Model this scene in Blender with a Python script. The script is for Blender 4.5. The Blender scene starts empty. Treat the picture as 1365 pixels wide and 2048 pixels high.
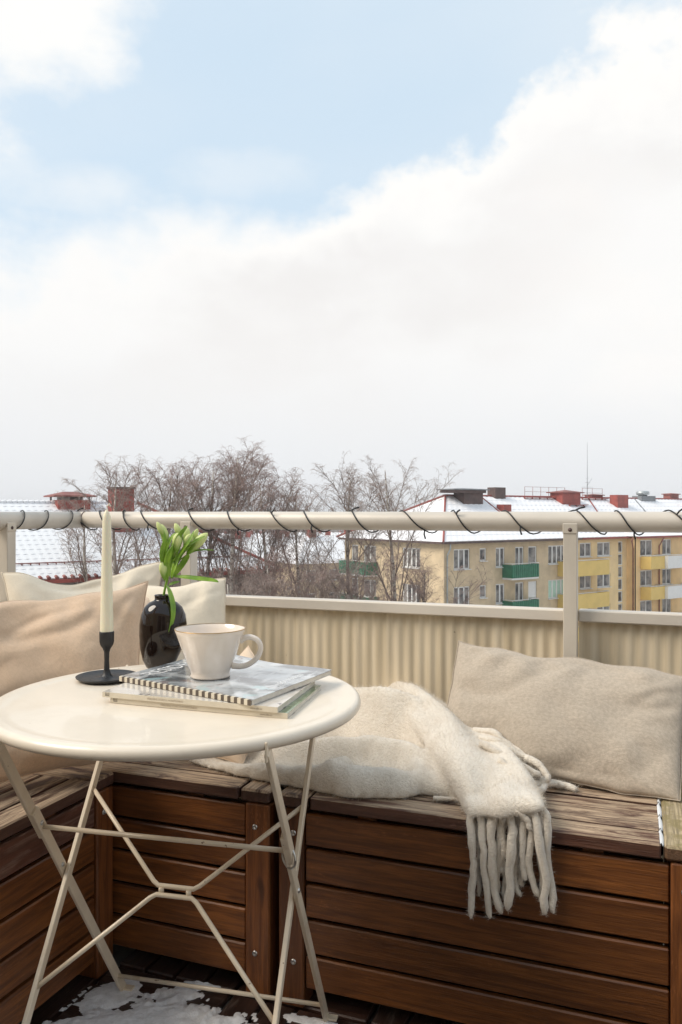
import bpy, bmesh, math, random
import numpy as np
from mathutils import Vector, Matrix, noise as mnoise
random.seed(7); np.random.seed(7)
R = math.radians
sc = bpy.context.scene
COL = sc.collection
EYE = 1.095                       # camera height above the balcony floor
CT, ST = math.cos(R(20.49)), math.sin(R(20.49))
PI = math.pi

# ------------------------------------------------------------------ camera
cam = bpy.data.cameras.new('camera'); cam.sensor_fit = 'VERTICAL'; cam.sensor_height = 36
cam.lens = 28.02; cam.clip_start = .05; cam.clip_end = 3000
co = bpy.data.objects.new('camera', cam); COL.objects.link(co)
co.location = (0, 0, EYE); co.rotation_euler = (R(90), 0, R(20.49)); sc.camera = co
# ------------------------------------------------------------------ world, sun, exposure
SUN_EL, SUN_AZ = 44, 238          # degrees; azimuth clockwise from +Y
w = bpy.data.worlds.new('World'); sc.world = w; w.use_nodes = True
nt = w.node_tree; N = nt.nodes; L = nt.links; N.clear()
def nd(t, **k):
    n = N.new(t)
    for a, b in k.items(): setattr(n, a, b)
    return n
def mth(op, a, b=None, c=None, clamp=False):
    n = nd('ShaderNodeMath', operation=op); n.use_clamp = clamp
    for i, x in enumerate((a, b, c)):
        if x is None: continue
        if isinstance(x, (int, float)): n.inputs[i].default_value = x
        else: L.new(x, n.inputs[i])
    return n.outputs[0]
def mixc(f, a, b):
    n = nd('ShaderNodeMix', data_type='RGBA')
    for i, x in ((0, f), (6, a), (7, b)):
        if isinstance(x, (int, float)): n.inputs[i].default_value = x
        elif isinstance(x, tuple): n.inputs[i].default_value = (*x, 1)
        else: L.new(x, n.inputs[i])
    return n.outputs[2]
def mapr(x, a, b, c, d, smooth=True):
    n = nd('ShaderNodeMapRange'); n.interpolation_type = 'SMOOTHSTEP' if smooth else 'LINEAR'
    L.new(x, n.inputs[0])
    for i, v in enumerate((a, b, c, d)): n.inputs[i+1].default_value = v
    return n.outputs[0]
tc = nd('ShaderNodeTexCoord')
rot = nd('ShaderNodeVectorRotate', rotation_type='Z_AXIS'); rot.inputs['Angle'].default_value = -R(20.49)
L.new(tc.outputs['Generated'], rot.inputs['Vector'])
sp = nd('ShaderNodeSeparateXYZ'); L.new(rot.outputs[0], sp.inputs[0])
az = mth('ARCTAN2', sp.outputs[0], sp.outputs[1])
el = mth('ARCSINE', sp.outputs[2])
sky = nd('ShaderNodeTexSky', sky_type='NISHITA'); sky.sun_disc = False
sky.sun_elevation = R(SUN_EL); sky.sun_rotation = R(SUN_AZ); sky.dust_density = 1.0; sky.ozone_density = 1.5
def noi(scale, detail, rough=.55, off=(0, 0, 0), sx=1, sz=1):
    m = nd('ShaderNodeMapping'); L.new(rot.outputs[0], m.inputs[0]); m.inputs['Location'].default_value = off
    m.inputs['Scale'].default_value = (sx, 1, sz)
    n = nd('ShaderNodeTexNoise'); n.inputs['Scale'].default_value = scale; n.inputs['Detail'].default_value = detail
    n.inputs['Roughness'].default_value = rough; L.new(m.outputs[0], n.inputs['Vector'])
    return n.outputs[0]
n1 = noi(4.2, 9, .6, (.3, 0, .1), 1, 1.6); n2 = noi(2.2, 4, .5, (4, 1, 2), 1, 2.2); n3 = noi(14, 6, .6, (1, 5, 2))
fc = nd('ShaderNodeFloatCurve'); L.new(mapr(az, -PI, PI, 0, 1, False), fc.inputs['Value'])
pts = [(-PI, .42), (-1.5, .33), (-.404, .300), (-.2356, .338), (-.077, .356), (.03, .385), (.075, .42), (.168, .425),
       (.205, .465), (.255, .500), (.313, .508), (.37, .506), (.404, .515), (.7, .5), (1.5, .45), (PI, .42)]
cu = fc.mapping.curves[0]
cu.points[0].location = ((pts[0][0]+PI)/2/PI, pts[0][1]); cu.points[1].location = (1, pts[-1][1])
for a, b in pts[1:-1]: cu.points.new((a+PI)/2/PI, b)
fc.mapping.update()
edge = mth('SUBTRACT', fc.outputs[0], el)
edge = mth('ADD', edge, mth('MULTIPLY', mth('SUBTRACT', n1, .5), .24)); edge = mth('ADD', edge, mth('MULTIPLY', mth('SUBTRACT', n3, .5), .10))
soft = mapr(az, -.25, .1, .055, .024)
mask = mth('DIVIDE', edge, soft)
mask = mapr(mask, -1, 1.1, 0, 1)
def blob(px, py, rx, ry, amp, nz=.5):
    a0 = math.atan((px-682.5)/1594); e0 = math.atan((1024-py)/1594*math.cos(a0))
    dx = mth('DIVIDE', mth('SUBTRACT', az, a0), rx/1594); dy = mth('DIVIDE', mth('SUBTRACT', el, e0), ry/1594)
    d = mth('SQRT', mth('ADD', mth('MULTIPLY', dx, dx), mth('MULTIPLY', dy, dy)))
    d = mth('ADD', d, mth('MULTIPLY', mth('SUBTRACT', n1, .5), -8.0*nz))
    return mapr(d, .2, 1.35, amp, 0)
for b in (blob(20, 40, 250, 190, .85), blob(150, 370, 150, 60, .42), blob(480, 350, 200, 60, .25), blob(-500, -350, 500, 300, .9),
          blob(1500, -500, 500, 260, .9), blob(500, -900, 700, 240, .8)):
    mask = mth('MAXIMUM', mask, b)
veil = mth('ADD', mapr(n2, .35, .65, .0, .14), mapr(az, .0, .5, 0, .10))
mask = mth('MAXIMUM', mask, veil)
# cloud colour: grey near the horizon, warm white tops, broad soft variation
lowf = mapr(el, .0, .24, 0, 1)
ccol = mixc(lowf, (.765, .785, .81), (.88, .875, .865))
rim = mapr(edge, -.02, .085, 1, 0)
ccol = mixc(mth('MULTIPLY', rim, mapr(n1, .35, .6, .55, 1)), ccol, (.965, .94, .90))
shade = mth('MULTIPLY', mapr(mth('ADD', mth('MULTIPLY', n2, .6), mth('MULTIPLY', n1, .4)), .42, .60, 0, 1), mapr(el, .06, .26, .15, .9))
ccol = mixc(mth('MULTIPLY', shade, mapr(edge, .02, .10, 0, 1)), ccol, (.80, .785, .775))
wr = mth('MULTIPLY', mapr(az, .1, .4, 0, .6), mapr(el, .05, .2, 0, 1))
ccol = mixc(mth('MULTIPLY', wr, mapr(n1, .4, .6, 0, .8)), ccol, (.95, .925, .895))
SKY = .11
sc1 = nd('ShaderNodeVectorMath', operation='SCALE'); L.new(ccol, sc1.inputs[0]); sc1.inputs['Scale'].default_value = .74/SKY
air = mixc(.88, sky.outputs[0], (.465/SKY, .56/SKY, .64/SKY))
final = mixc(mask, air, sc1.outputs[0])
bg = nd('ShaderNodeBackground'); bg.inputs['Strength'].default_value = SKY; L.new(final, bg.inputs['Color'])
wo = nd('ShaderNodeOutputWorld'); L.new(bg.outputs[0], wo.inputs[0])
sun = bpy.data.lights.new('sun', 'SUN'); sun.energy = 2.0; sun.angle = R(30); sun.color = (1, .895, .76)
so = bpy.data.objects.new('sun', sun); COL.objects.link(so)
so.rotation_euler = (R(90-SUN_EL), 0, R(180-SUN_AZ)); so.location = (0, 0, 30)
sc.view_settings.view_transform = 'Standard'; sc.view_settings.look = 'None'
sc.view_settings.exposure = 0.60; sc.view_settings.gamma = 1; sc.view_settings.use_curve_mapping = False

# ------------------------------------------------------------------ helpers
def C2(X, Y, z=0):                 # photograph-aligned metres -> balcony axes
    return Vector((CT*X-ST*Y, ST*X+CT*Y, z))
def PY(px, py, Y): return C2((px-682.5)/1594*Y, Y, EYE-(py-1024)/1594*Y)
def PV(px, py, v):
    a = (px-682.5)/1594; return PY(px, py, v/(ST*a+CT))
def PZ(px, py, z): return PY(px, py, (EYE-z)*1594/(py-1024))

class MB:
    def __init__(s): s.v = []; s.f = []; s.smooth = []
    def add(s, vs, fs, smooth=False):
        n = len(s.v); s.v += [tuple(v) for v in vs]; s.f += [tuple(i+n for i in f) for f in fs]; s.smooth += [smooth]*len(fs)
    def box(s, x0, x1, y0, y1, z0, z1):
        s.add([(x0,y0,z0),(x1,y0,z0),(x1,y1,z0),(x0,y1,z0),(x0,y0,z1),(x1,y0,z1),(x1,y1,z1),(x0,y1,z1)],
              [(0,3,2,1),(4,5,6,7),(0,1,5,4),(1,2,6,5),(2,3,7,6),(3,0,4,7)])
    def tube(s, pts, rad, n=8, cap=True, flat=None, smooth=True):
        pts = [Vector(p) for p in pts]; m = len(pts)
        if not hasattr(rad, '__len__'): rad = [rad]*m
        vs = []; up = None
        for i, p in enumerate(pts):
            t = (pts[min(i+1, m-1)]-pts[max(i-1, 0)]).normalized()
            if up is None:
                up = Vector((0, 0, 1)) if abs(t.z) < .9 else Vector((0, 1, 0))
                if flat is not None: up = Vector(flat)
            a = t.cross(up)
            if a.length < 1e-6: a = t.orthogonal()
            a.normalize(); b = a.cross(t).normalized(); up = b
            for k in range(n):
                th = 2*PI*(k+.5)/n
                vs.append(p+(a*math.cos(th)+b*math.sin(th))*rad[i])
        fs = [(i*n+k, i*n+(k+1) % n, (i+1)*n+(k+1) % n, (i+1)*n+k) for i in range(m-1) for k in range(n)]
        if cap: fs += [tuple(reversed(range(n))), tuple((m-1)*n+k for k in range(n))]
        s.add(vs, fs, smooth)
    def bar(s, p, q, w, t, side):          # flat bar, width w along 'side', thickness t
        p = Vector(p); q = Vector(q); d = (q-p).normalized(); a = Vector(side); a = (a-d*a.dot(d)).normalized(); b = d.cross(a)
        vs = [c+a*(i*w/2)+b*(j*t/2) for c in (p, q) for i, j in ((-1,-1),(1,-1),(1,1),(-1,1))]
        s.add(vs, [(0,1,2,3),(7,6,5,4),(0,4,5,1),(1,5,6,2),(2,6,7,3),(3,7,4,0)])
    def lathe(s, prof, n=48, c=(0,0,0), sy=1.0, smooth=True):
        m = len(prof); vs = []
        for r, z in prof:
            for k in range(n):
                th = 2*PI*k/n; vs.append((c[0]+r*math.cos(th), c[1]+r*sy*math.sin(th), c[2]+z))
        fs = [(i*n+k, i*n+(k+1) % n, (i+1)*n+(k+1) % n, (i+1)*n+k) for i in range(m-1) for k in range(n)]
        s.add(vs, fs, smooth)
    def grid(s, P, smooth=True, flip=False):  # P: rows x cols of points
        n = len(P); m = len(P[0]); vs = [p for r in P for p in r]
        fs = [(i*m+j, i*m+j+1, (i+1)*m+j+1, (i+1)*m+j) for i in range(n-1) for j in range(m-1)]
        if flip: fs = [tuple(reversed(f)) for f in fs]
        s.add(vs, fs, smooth)
    def mesh(s, name):
        me = bpy.data.meshes.new(name); me.from_pydata(s.v, [], s.f)
        me.polygons.foreach_set('use_smooth', s.smooth); me.update(); return me
    def build(s, name, mat, parent=None, bevel=0, seg=1):
        return link(name, s.mesh(name), mat, parent, bevel, seg)
def link(name, me, mat, parent=None, bevel=0, seg=1):
    if bevel:
        b = bmesh.new(); b.from_mesh(me)
        bmesh.ops.remove_doubles(b, verts=b.verts, dist=1e-6)
        es = [e for e in b.edges if len(e.link_faces) == 2 and e.calc_face_angle(0) > .6]
        bmesh.ops.bevel(b, geom=es, offset=bevel, segments=seg, affect='EDGES', profile=.5)
        b.to_mesh(me); b.free()
    o = bpy.data.objects.new(name, me); COL.objects.link(o)
    if mat is not None: me.materials.append(mat)
    if parent: o.parent = parent
    return o
def tag(o, label=None, cat=None, group=None, kind=None):
    for k, v in (('label', label), ('category', cat), ('group', group), ('kind', kind)):
        if v: o[k] = v
    return o
def empty(name, loc=(0,0,0), rz=0, label=None, cat=None, group=None):
    o = bpy.data.objects.new(name, None); COL.objects.link(o); o.location = loc; o.rotation_euler = (0, 0, rz)
    o.empty_display_size = .1
    return tag(o, label, cat, group)
def copy_tree(o, parent=None):
    c = o.copy(); COL.objects.link(c); c.parent = parent
    for ch in list(o.children): copy_tree(ch, c)
    return c
BOARDS = {}
def board(name, L, W, T, mat, parent, loc, rot=(0,0,0), bev=.0025):   # length along local x, centred; shares mesh
    k = (round(L,4), round(W,4), round(T,4), mat.name)
    if k not in BOARDS:
        m = MB(); m.box(-L/2, L/2, -W/2, W/2, -T/2, T/2); o = m.build(name, mat, parent, bevel=bev); BOARDS[k] = o.data
    else:
        o = bpy.data.objects.new(name, BOARDS[k]); COL.objects.link(o); o.parent = parent
    o.location = loc; o.rotation_euler = rot
    return o

# ------------------------------------------------------------------ materials
def newmat(name):
    m = bpy.data.materials.new(name); m.use_nodes = True; t = m.node_tree
    return m, t, t.nodes['Principled BSDF']
def MX(t, f, a, b, bt='MIX'):
    n = t.nodes.new('ShaderNodeMix'); n.data_type = 'RGBA'; n.blend_type = bt
    for i, x in ((0, f), (6, a), (7, b)):
        if isinstance(x, (int, float)): n.inputs[i].default_value = x
        elif isinstance(x, tuple): n.inputs[i].default_value = (*x, 1)
        else: t.links.new(x, n.inputs[i])
    return n.outputs[2]
def NZ(t, scale, detail=4, rough=.55, stretch=(1,1,1), coord='Object', rand=False, dist=0):
    c = t.nodes.new('ShaderNodeTexCoord'); m = t.nodes.new('ShaderNodeMapping'); m.inputs['Scale'].default_value = stretch
    t.links.new(c.outputs[coord], m.inputs[0])
    n = t.nodes.new('ShaderNodeTexNoise'); n.inputs['Scale'].default_value = scale; n.inputs['Detail'].default_value = detail
    n.inputs['Roughness'].default_value = rough; n.inputs['Distortion'].default_value = dist
    if rand:
        oi = t.nodes.new('ShaderNodeObjectInfo'); sm = t.nodes.new('ShaderNodeMath'); sm.operation = 'MULTIPLY'; sm.inputs[1].default_value = 37
        t.links.new(oi.outputs['Random'], sm.inputs[0]); t.links.new(sm.outputs[0], m.inputs['Location'])
    t.links.new(m.outputs[0], n.inputs['Vector'])
    return n.outputs[0]
def RG(t, x, a, b, c=0, d=1):
    n = t.nodes.new('ShaderNodeMapRange'); t.links.new(x, n.inputs[0]); n.interpolation_type = 'SMOOTHSTEP'
    for i, v in enumerate((a, b, c, d)): n.inputs[i+1].default_value = v
    return n.outputs[0]
def MT(t, op, a, b=0):
    n = t.nodes.new('ShaderNodeMath'); n.operation = op
    for i, x in enumerate((a, b)):
        if isinstance(x, (int, float)): n.inputs[i].default_value = x
        else: t.links.new(x, n.inputs[i])
    return n.outputs[0]
def BUMP(t, b, h, strength=.3, dist=.01):
    n = t.nodes.new('ShaderNodeBump'); n.inputs['Strength'].default_value = strength; n.inputs['Distance'].default_value = dist
    t.links.new(h, n.inputs['Height']); t.links.new(n.outputs[0], b.inputs['Normal']); return n
def plain(name, col, rough=.6, var=.12, scale=8, bump=.0, bscale=60, metal=0, coat=0, spec=.5, stretch=(1,1,1)):
    m, t, b = newmat(name)
    n = NZ(t, scale, 5, .6, stretch)
    dark = tuple(c*(1-var*1.6) for c in col); lite = tuple(min(1, c*(1+var)) for c in col)
    t.links.new(MX(t, RG(t, n, .3, .7), dark, lite), b.inputs['Base Color'])
    b.inputs['Roughness'].default_value = rough; b.inputs['Metallic'].default_value = metal
    b.inputs['Coat Weight'].default_value = coat; b.inputs['Specular IOR Level'].default_value = spec
    if bump: BUMP(t, b, NZ(t, bscale, 4, .6, stretch), bump, .004)
    return m
def wood(name, c1, c2, weather=0, wc=(.36,.30,.25), moss=0, rough=.45, edgew=0):
    m, t, b = newmat(name)
    g = NZ(t, 9, 6, .6, (.6, 9, 9), rand=True, dist=.8)
    g2 = NZ(t, 60, 4, .6, (.25, 6, 6), rand=True)
    col = MX(t, RG(t, g, .3, .7), c1, c2)
    col = MX(t, RG(t, g2, .45, .75, 0, .5), col, tuple(c*.45 for c in c1))
    kn = NZ(t, 6, 2, .4, (1, 2.6, 2.6), rand=True)
    col = MX(t, RG(t, kn, .70, .76, 0, .75), col, tuple(c*.22 for c in c1))
    wr_ = NZ(t, 2.2, 5, .7, (1, 3, 3), rand=True); spk = NZ(t, 120, 3, .7, (.5, 2, 2), rand=True)
    col = MX(t, MT(t, 'MULTIPLY', RG(t, wr_, .50, .70), RG(t, spk, .55, .72, 0, .55)), col, tuple(min(1, c*2.4+.05) for c in c2))
    col = MX(t, RG(t, NZ(t, 1.6, 3, .5, (1, 1.5, 1.5), rand=True), .40, .68, 0, .45), col, tuple(c*.55 for c in c1))
    oi = t.nodes.new('ShaderNodeObjectInfo')
    hs = t.nodes.new('ShaderNodeHueSaturation'); t.links.new(col, hs.inputs['Color'])
    mr = t.nodes.new('ShaderNodeMapRange'); t.links.new(oi.outputs['Random'], mr.inputs[0]); mr.inputs[3].default_value = .72; mr.inputs[4].default_value = 1.25
    t.links.new(mr.outputs[0], hs.inputs['Value']); col = hs.outputs[0]
    rg = rough
    if weather or edgew:
        geo = t.nodes.new('ShaderNodeNewGeometry'); s = t.nodes.new('ShaderNodeSeparateXYZ'); t.links.new(geo.outputs['Normal'], s.inputs[0])
        up = RG(t, s.outputs[2], .35, .8)
        wn = NZ(t, 5, 6, .7, (1, 7, 7), rand=True, dist=1.2)
        th = .62-.35*weather
        k = RG(t, wn, th-.08, th+.10)
        wcol = MX(t, RG(t, NZ(t, 30, 5, .7, (.3, 8, 8), rand=True), .35, .65), tuple(c*.55 for c in wc), tuple(min(1, c*1.25) for c in wc))
        if moss:
            wcol = MX(t, RG(t, NZ(t, 22, 5, .7), .42, .62, 0, moss), wcol, (.25,.20,.09))
        k2 = MT(t, 'MULTIPLY', k, MT(t, 'MAXIMUM', up, edgew))
        col = MX(t, k2, col, wcol)
        r = RG(t, k2, 0, 1, rough, .85); t.links.new(r, b.inputs['Roughness'])
    else: b.inputs['Roughness'].default_value = rough
    t.links.new(col, b.inputs['Base Color'])
    BUMP(t, b, MT(t, 'ADD', g2, MT(t, 'MULTIPLY', g, .6)), .35 + .35*weather, .003)
    return m
def fabric(name, col, var=.10, rough=.95, weave=.35, sheen=.3, wrinkle=.35, slub=0):
    m, t, b = newmat(name)
    n = NZ(t, 3, 3, .5)
    a = NZ(t, 90, 3, .6, (1, 14, 1)); c = NZ(t, 90, 3, .6, (14, 1, 14)); mot = NZ(t, 130, 3, .7)
    wv = MT(t, 'ADD', a, c)
    base = MX(t, RG(t, n, .3, .7), tuple(x*(1-var) for x in col), tuple(min(1, x*(1+var*.6)) for x in col))
    base = MX(t, RG(t, wv, .80, 1.2, 0, weave), base, tuple(x*.62 for x in col)); base = MX(t, RG(t, mot, .40, .64, 0, weave*.8), base, tuple(x*.66 for x in col))
    t.links.new(base, b.inputs['Base Color']); b.inputs['Roughness'].default_value = rough
    b.inputs['Sheen Weight'].default_value = sheen; b.inputs['Specular IOR Level'].default_value = .2
    cr = NZ(t, 11, 3, .5, (1, 1, 1), dist=.4)
    n1 = BUMP(t, b, MT(t, 'ADD', MT(t, 'MULTIPLY', cr, wrinkle*3), MT(t, 'MULTIPLY', wv, .12)), .5, .005)
    return m
M = {}
M['slat'] = wood('stained_wood', (.100,.032,.008), (.240,.084,.020), 0, rough=.42)
M['slat_worn'] = wood('stained_wood_scuffed', (.10,.034,.018), (.17,.062,.034), .25, (.30,.20,.15), rough=.55, edgew=.45)
M['post'] = wood('post_wood', (.10,.032,.009), (.23,.080,.022), 0, rough=.42)
M['lid'] = wood('weathered_lid_wood', (.060,.022,.013), (.12,.050,.030),   .46, (.44,.32,.215), rough=.5, edgew=.04)
M['lid_moss'] = wood('mossy_lid_wood', (.060,.025,.013), (.13,.06,.03), .9, (.40,.32,.20), moss=.9, rough=.5, edgew=.1)
M['deck'] = wood('deck_wood', (.030,.014,.010), (.060,.028,.018), .12, (.09,.06,.045), rough=.35)
M['cream_steel'] = plain('cream_painted_steel', (.72,.61,.465), .38, .05, 14, .04, 300, coat=.25)
M['table_top'] = plain('cream_table_paint', (.80,.71,.59), .38, .02, 9, .0, 250, coat=.3)
t = M['table_top'].node_tree; b = t.nodes['Principled BSDF']; src = b.inputs['Base Color'].links[0].from_socket
c_ = MX(t, RG(t, NZ(t, 4, 5, .7, dist=1), .50, .72, 0, .22), src, (.60,.48,.34)); c_ = MX(t, RG(t, NZ(t, 55, 2, .5), .775, .79, 0, .8), c_, (.30,.20,.12))
t.links.new(c_, b.inputs['Base Color'])
t = M['cream_steel'].node_tree; b = t.nodes['Principled BSDF']; src = b.inputs['Base Color'].links[0].from_socket
c_ = MX(t, RG(t, NZ(t, 9, 5, .7), .56, .74, 0, .5), src, (.42,.27,.13)); c_ = MX(t, RG(t, NZ(t, 90, 2, .5), .73, .76, 0, .8), c_, (.20,.10,.05))
t.links.new(c_, b.inputs['Base Color'])
M['steel'] = plain('bare_steel', (.55,.54,.52), .3, .1, 30, metal=1)
M['alu'] = plain('rail_aluminium', (.66,.60,.52), .42, .07, 9, .0, 120, metal=.1, stretch=(.3,1,1))
M['post_alu'] = plain('post_aluminium', (.60,.54,.455), .45, .08, 8, .0, 100, metal=.1, stretch=(1,1,.3))
M['slab'] = plain('concrete', (.35,.33,.30), .9, .15, 6, .3, 60)
M['house'] = plain('house_render', (.68,.55,.38), .9, .06, 10, .3, 90)
M['dark'] = plain('dark_void', (.02,.018,.015), .8)
M['black_cable'] = plain('black_cable', (.012,.012,.013), .45)
M['black_iron'] = plain('black_cast_iron', (.018,.018,.020), .42, .1, 60, .15, 400)
M['wax'] = None
m, t, b = newmat('candle_wax'); b.inputs['Base Color'].default_value = (.80,.74,.56,1); b.inputs['Roughness'].default_value = .45
b.inputs['Subsurface Weight'].default_value = .25; b.inputs['Subsurface Radius'].default_value = (.02,.012,.006); b.inputs['Subsurface Scale'].default_value = .4; M['wax'] = m
M['wick'] = plain('wick', (.75,.68,.58), .9)
m, t, b = newmat('black_glass'); b.inputs['Base Color'].default_value = (.012,.006,.004,1); b.inputs['Roughness'].default_value = .03
b.inputs['Coat Weight'].default_value = 0; b.inputs['Coat Roughness'].default_value = .02; M['vase'] = m
m, t, b = newmat('porcelain'); b.inputs['Base Color'].default_value = (.78,.69,.60,1); b.inputs['Roughness'].default_value = .14
b.inputs['Coat Weight'].default_value = .8; b.inputs['Coat Roughness'].default_value = .06
nn = NZ(t, 25, 4); t.links.new(MX(t, RG(t, nn, .4, .7), (.78,.68,.58), (.82,.72,.63)), b.inputs['Base Color']); M['cup'] = m
M['gilt'] = plain('gold_rim', (.50,.33,.16), .35, .1, metal=.8)
M['paper'] = plain('paper', (.68,.63,.55), .7, .08, 40)
M['paper_warm'] = plain('cream_spine_paper', (.64,.57,.45), .5, .05, 30)
M['ink'] = plain('dark_print', (.10,.075,.055), .5)
M['ink_soft'] = plain('brown_print', (.42,.34,.25), .5)
M['ink_white'] = plain('white_print', (.80,.80,.80), .3)
M['linen_beige'] = fabric('oatmeal_linen', (.56,.475,.38), .05, weave=.65, slub=1)
M['linen_tan'] = fabric('tan_linen', (.72,.52,.36), .14, weave=.3, wrinkle=.9)
M['cotton_cream'] = fabric('cream_cotton', (.83,.73,.58), .07, weave=.12, wrinkle=.8)
M['cotton_blush'] = fabric('pale_blush_cotton', (.76,.60,.45), .07, weave=.15, wrinkle=.7)
M['mohair'] = fabric('cream_mohair', (.82,.72,.59), .07, weave=.15, sheen=.8, wrinkle=.2)
m, t, b = newmat('brushed_mohair')
na = NZ(t, 26, 4, .6); nb2 = NZ(t, 170, 4, .7); nc = NZ(t, 420, 2, .6)
cc = MX(t, RG(t, na, .3, .7), (.85,.755,.63), (.92,.84,.725)); cc = MX(t, RG(t, nb2, .40, .68, 0, .35), cc, (.66,.565,.45)); t.links.new(cc, b.inputs['Base Color'])
b.inputs['Roughness'].default_value = 1; b.inputs['Sheen Weight'].default_value = .5; b.inputs['Sheen Roughness'].default_value = .6; b.inputs['Specular IOR Level'].default_value = .1
BUMP(t, b, MT(t, 'ADD', nb2, MT(t, 'MULTIPLY', nc, .6)), .8, .006); M['mohair'] = m
M['snow'] = plain('snow', (.80,.81,.83), .7, .03, 30, .4, 150)
m, t, b = newmat('trodden_snow'); k = NZ(t, 60, 6, .7)
t.links.new(MX(t, RG(t, k, .3, .6), (.72,.71,.70), (.88,.87,.87)), b.inputs['Base Color']); b.inputs['Roughness'].default_value = .75
BUMP(t, b, k, .6, .01); M['snow_floor'] = m
m, t, b = newmat('leaf'); nn = NZ(t, 40, 4, .5)
t.links.new(MX(t, RG(t, nn, .3, .7), (.12,.25,.012), (.26,.42,.035)), b.inputs['Base Color']); b.inputs['Roughness'].default_value = .4; M['leaf'] = m
b.inputs['Subsurface Weight'].default_value = .15; b.inputs['Subsurface Radius'].default_value = (.004,.006,.001)
m, t, b = newmat('flower_bud'); tcn = t.nodes.new('ShaderNodeTexCoord'); s_ = t.nodes.new('ShaderNodeSeparateXYZ'); t.links.new(tcn.outputs['Generated'], s_.inputs[0])
nn = NZ(t, 60, 3, .5, (1,1,.2)); f_ = MT(t, 'ADD', s_.outputs[2], MT(t, 'MULTIPLY', MT(t, 'SUBTRACT', nn, .5), .9))
t.links.new(MX(t, RG(t, f_, .25, .75), (.17,.32,.02), (.60,.66,.27)), b.inputs['Base Color']); b.inputs['Roughness'].default_value = .45
b.inputs['Subsurface Weight'].default_value = .2; b.inputs['Subsurface Radius'].default_value = (.006,.006,.003); M['bud'] = m
# corrugated panel with vertical dirt streaks
m, t, b = newmat('streaked_corrugated_metal')
st = NZ(t, 26, 5, .6, (1, 1, .04)); st2 = NZ(t, 5, 4, .6, (1, 1, .25)); sp3 = NZ(t, 70, 2, .5)
c = MX(t, RG(t, st, .35, .68), (.58,.48,.33), (.76,.65,.48))
c = MX(t, RG(t, st2, .4, .7, 0, .45), c, (.46,.39,.29)); c = MX(t, RG(t, sp3, .76, .80, 0, .7), c, (.10,.07,.04))
t.links.new(c, b.inputs['Base Color']); b.inputs['Roughness'].default_value = .5; M['corr'] = m
# exterior
M['plaster_beige'] = plain('beige_plaster', (.62,.49,.32), .9, .12, .8, .2, 8)
M['plaster_yellow'] = plain('yellow_plaster', (.86,.65,.35), .9, .06, .8)
M['plaster_orange'] = plain('apricot_plaster', (.87,.61,.31), .9, .06, .8)
M['plaster_grey'] = plain('grey_plaster', (.34,.30,.26), .9, .14, .8)
M['frame_white'] = plain('white_window_frame', (.74,.73,.70), .5, .03)
M['frame_mint'] = plain('mint_window_blind', (.42,.60,.48), .5, .05)
for key in ('plaster_beige', 'plaster_yellow', 'plaster_orange'):
    t = M[key].node_tree; b = t.nodes['Principled BSDF']; src = b.inputs['Base Color'].links[0].from_socket
    st_ = NZ(t, .9, 5, .65, (1, 1, .18)); bl_ = NZ(t, .22, 5, .6)
    c_ = MX(t, RG(t, st_, .48, .72, 0, .42 if key == 'plaster_beige' else .2), src, (.36,.28,.19)); c_ = MX(t, RG(t, bl_, .45, .65, 0, .25), c_, (.50,.36,.22))
    t.links.new(c_, b.inputs['Base Color'])
m, t, b = newmat('window_glass'); nn = NZ(t, 1.3, 4, .6, rand=True)
t.links.new(MX(t, RG(t, nn, .35, .65), (.035,.035,.038), (.30,.275,.25)), b.inputs['Base Color']); b.inputs['Roughness'].default_value = .12; b.inputs['Specular IOR Level'].default_value = .6; M['glass'] = m
M['green_panel'] = plain('green_balcony_sheet', (.025,.16,.085), .55, .15, 3)
M['yellow_panel'] = plain('ochre_balcony_front', (.72,.51,.16), .6, .05, 1)
M['white_panel'] = plain('white_balcony_front', (.76,.75,.72), .6, .03, 1)
M['brick_red'] = plain('red_sheet_metal', (.30,.065,.050), .55, .2, 1.5, .2, 10)
M['rust_red'] = plain('dull_red_sheet', (.26,.085,.07), .6, .2, 1.5)
M['brown_metal'] = plain('brown_sheet_metal', (.10,.062,.055), .6, .2, 2)
M['grey_metal'] = plain('grey_sheet_metal', (.20,.21,.22), .5, .1, 2)
M['silver'] = plain('galvanised_vent', (.45,.48,.48), .4, .1, 3, metal=.6)
m, t, b = newmat('snowy_red_tiles'); nn = NZ(t, .5, 6, .65); n2_ = NZ(t, 5, 5, .7)
t.links.new(MX(t, RG(t, MT(t, 'ADD', MT(t, 'MULTIPLY', nn, .55), MT(t, 'MULTIPLY', n2_, .45)), .60, .68), (.84,.84,.86), (.52,.24,.18)), b.inputs['Base Color'])
b.inputs['Roughness'].default_value = .8; M['roof_snow'] = m
M['bark'] = None
m, t, b = newmat('birch_bark'); nn = NZ(t, 1.5, 5, .7, (1,1,3)); t.links.new(MX(t, RG(t, nn, .45, .6), (.50,.46,.40), (.12,.09,.075)), b.inputs['Base Color']); b.inputs['Roughness'].default_value = .9; M['bark'] = m
M['branch'] = plain('branch_bark', (.25,.195,.165), .9, .2, 3)
M['twig'] = plain('reddish_birch_twig', (.33,.235,.205), .9, .2, 2)
M['twig_grey'] = plain('greyish_twig', (.36,.285,.25), .9, .2, 2)
m, t, b = newmat('snowy_ground'); nn = NZ(t, .12, 7, .65)
t.links.new(MX(t, RG(t, nn, .42, .6), (.62,.63,.65), (.17,.14,.12)), b.inputs['Base Color']); b.inputs['Roughness'].default_value = .9; M['ground'] = m
M['shrub'] = plain('brown_thicket', (.13,.095,.08), .9, .3, 3)

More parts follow.
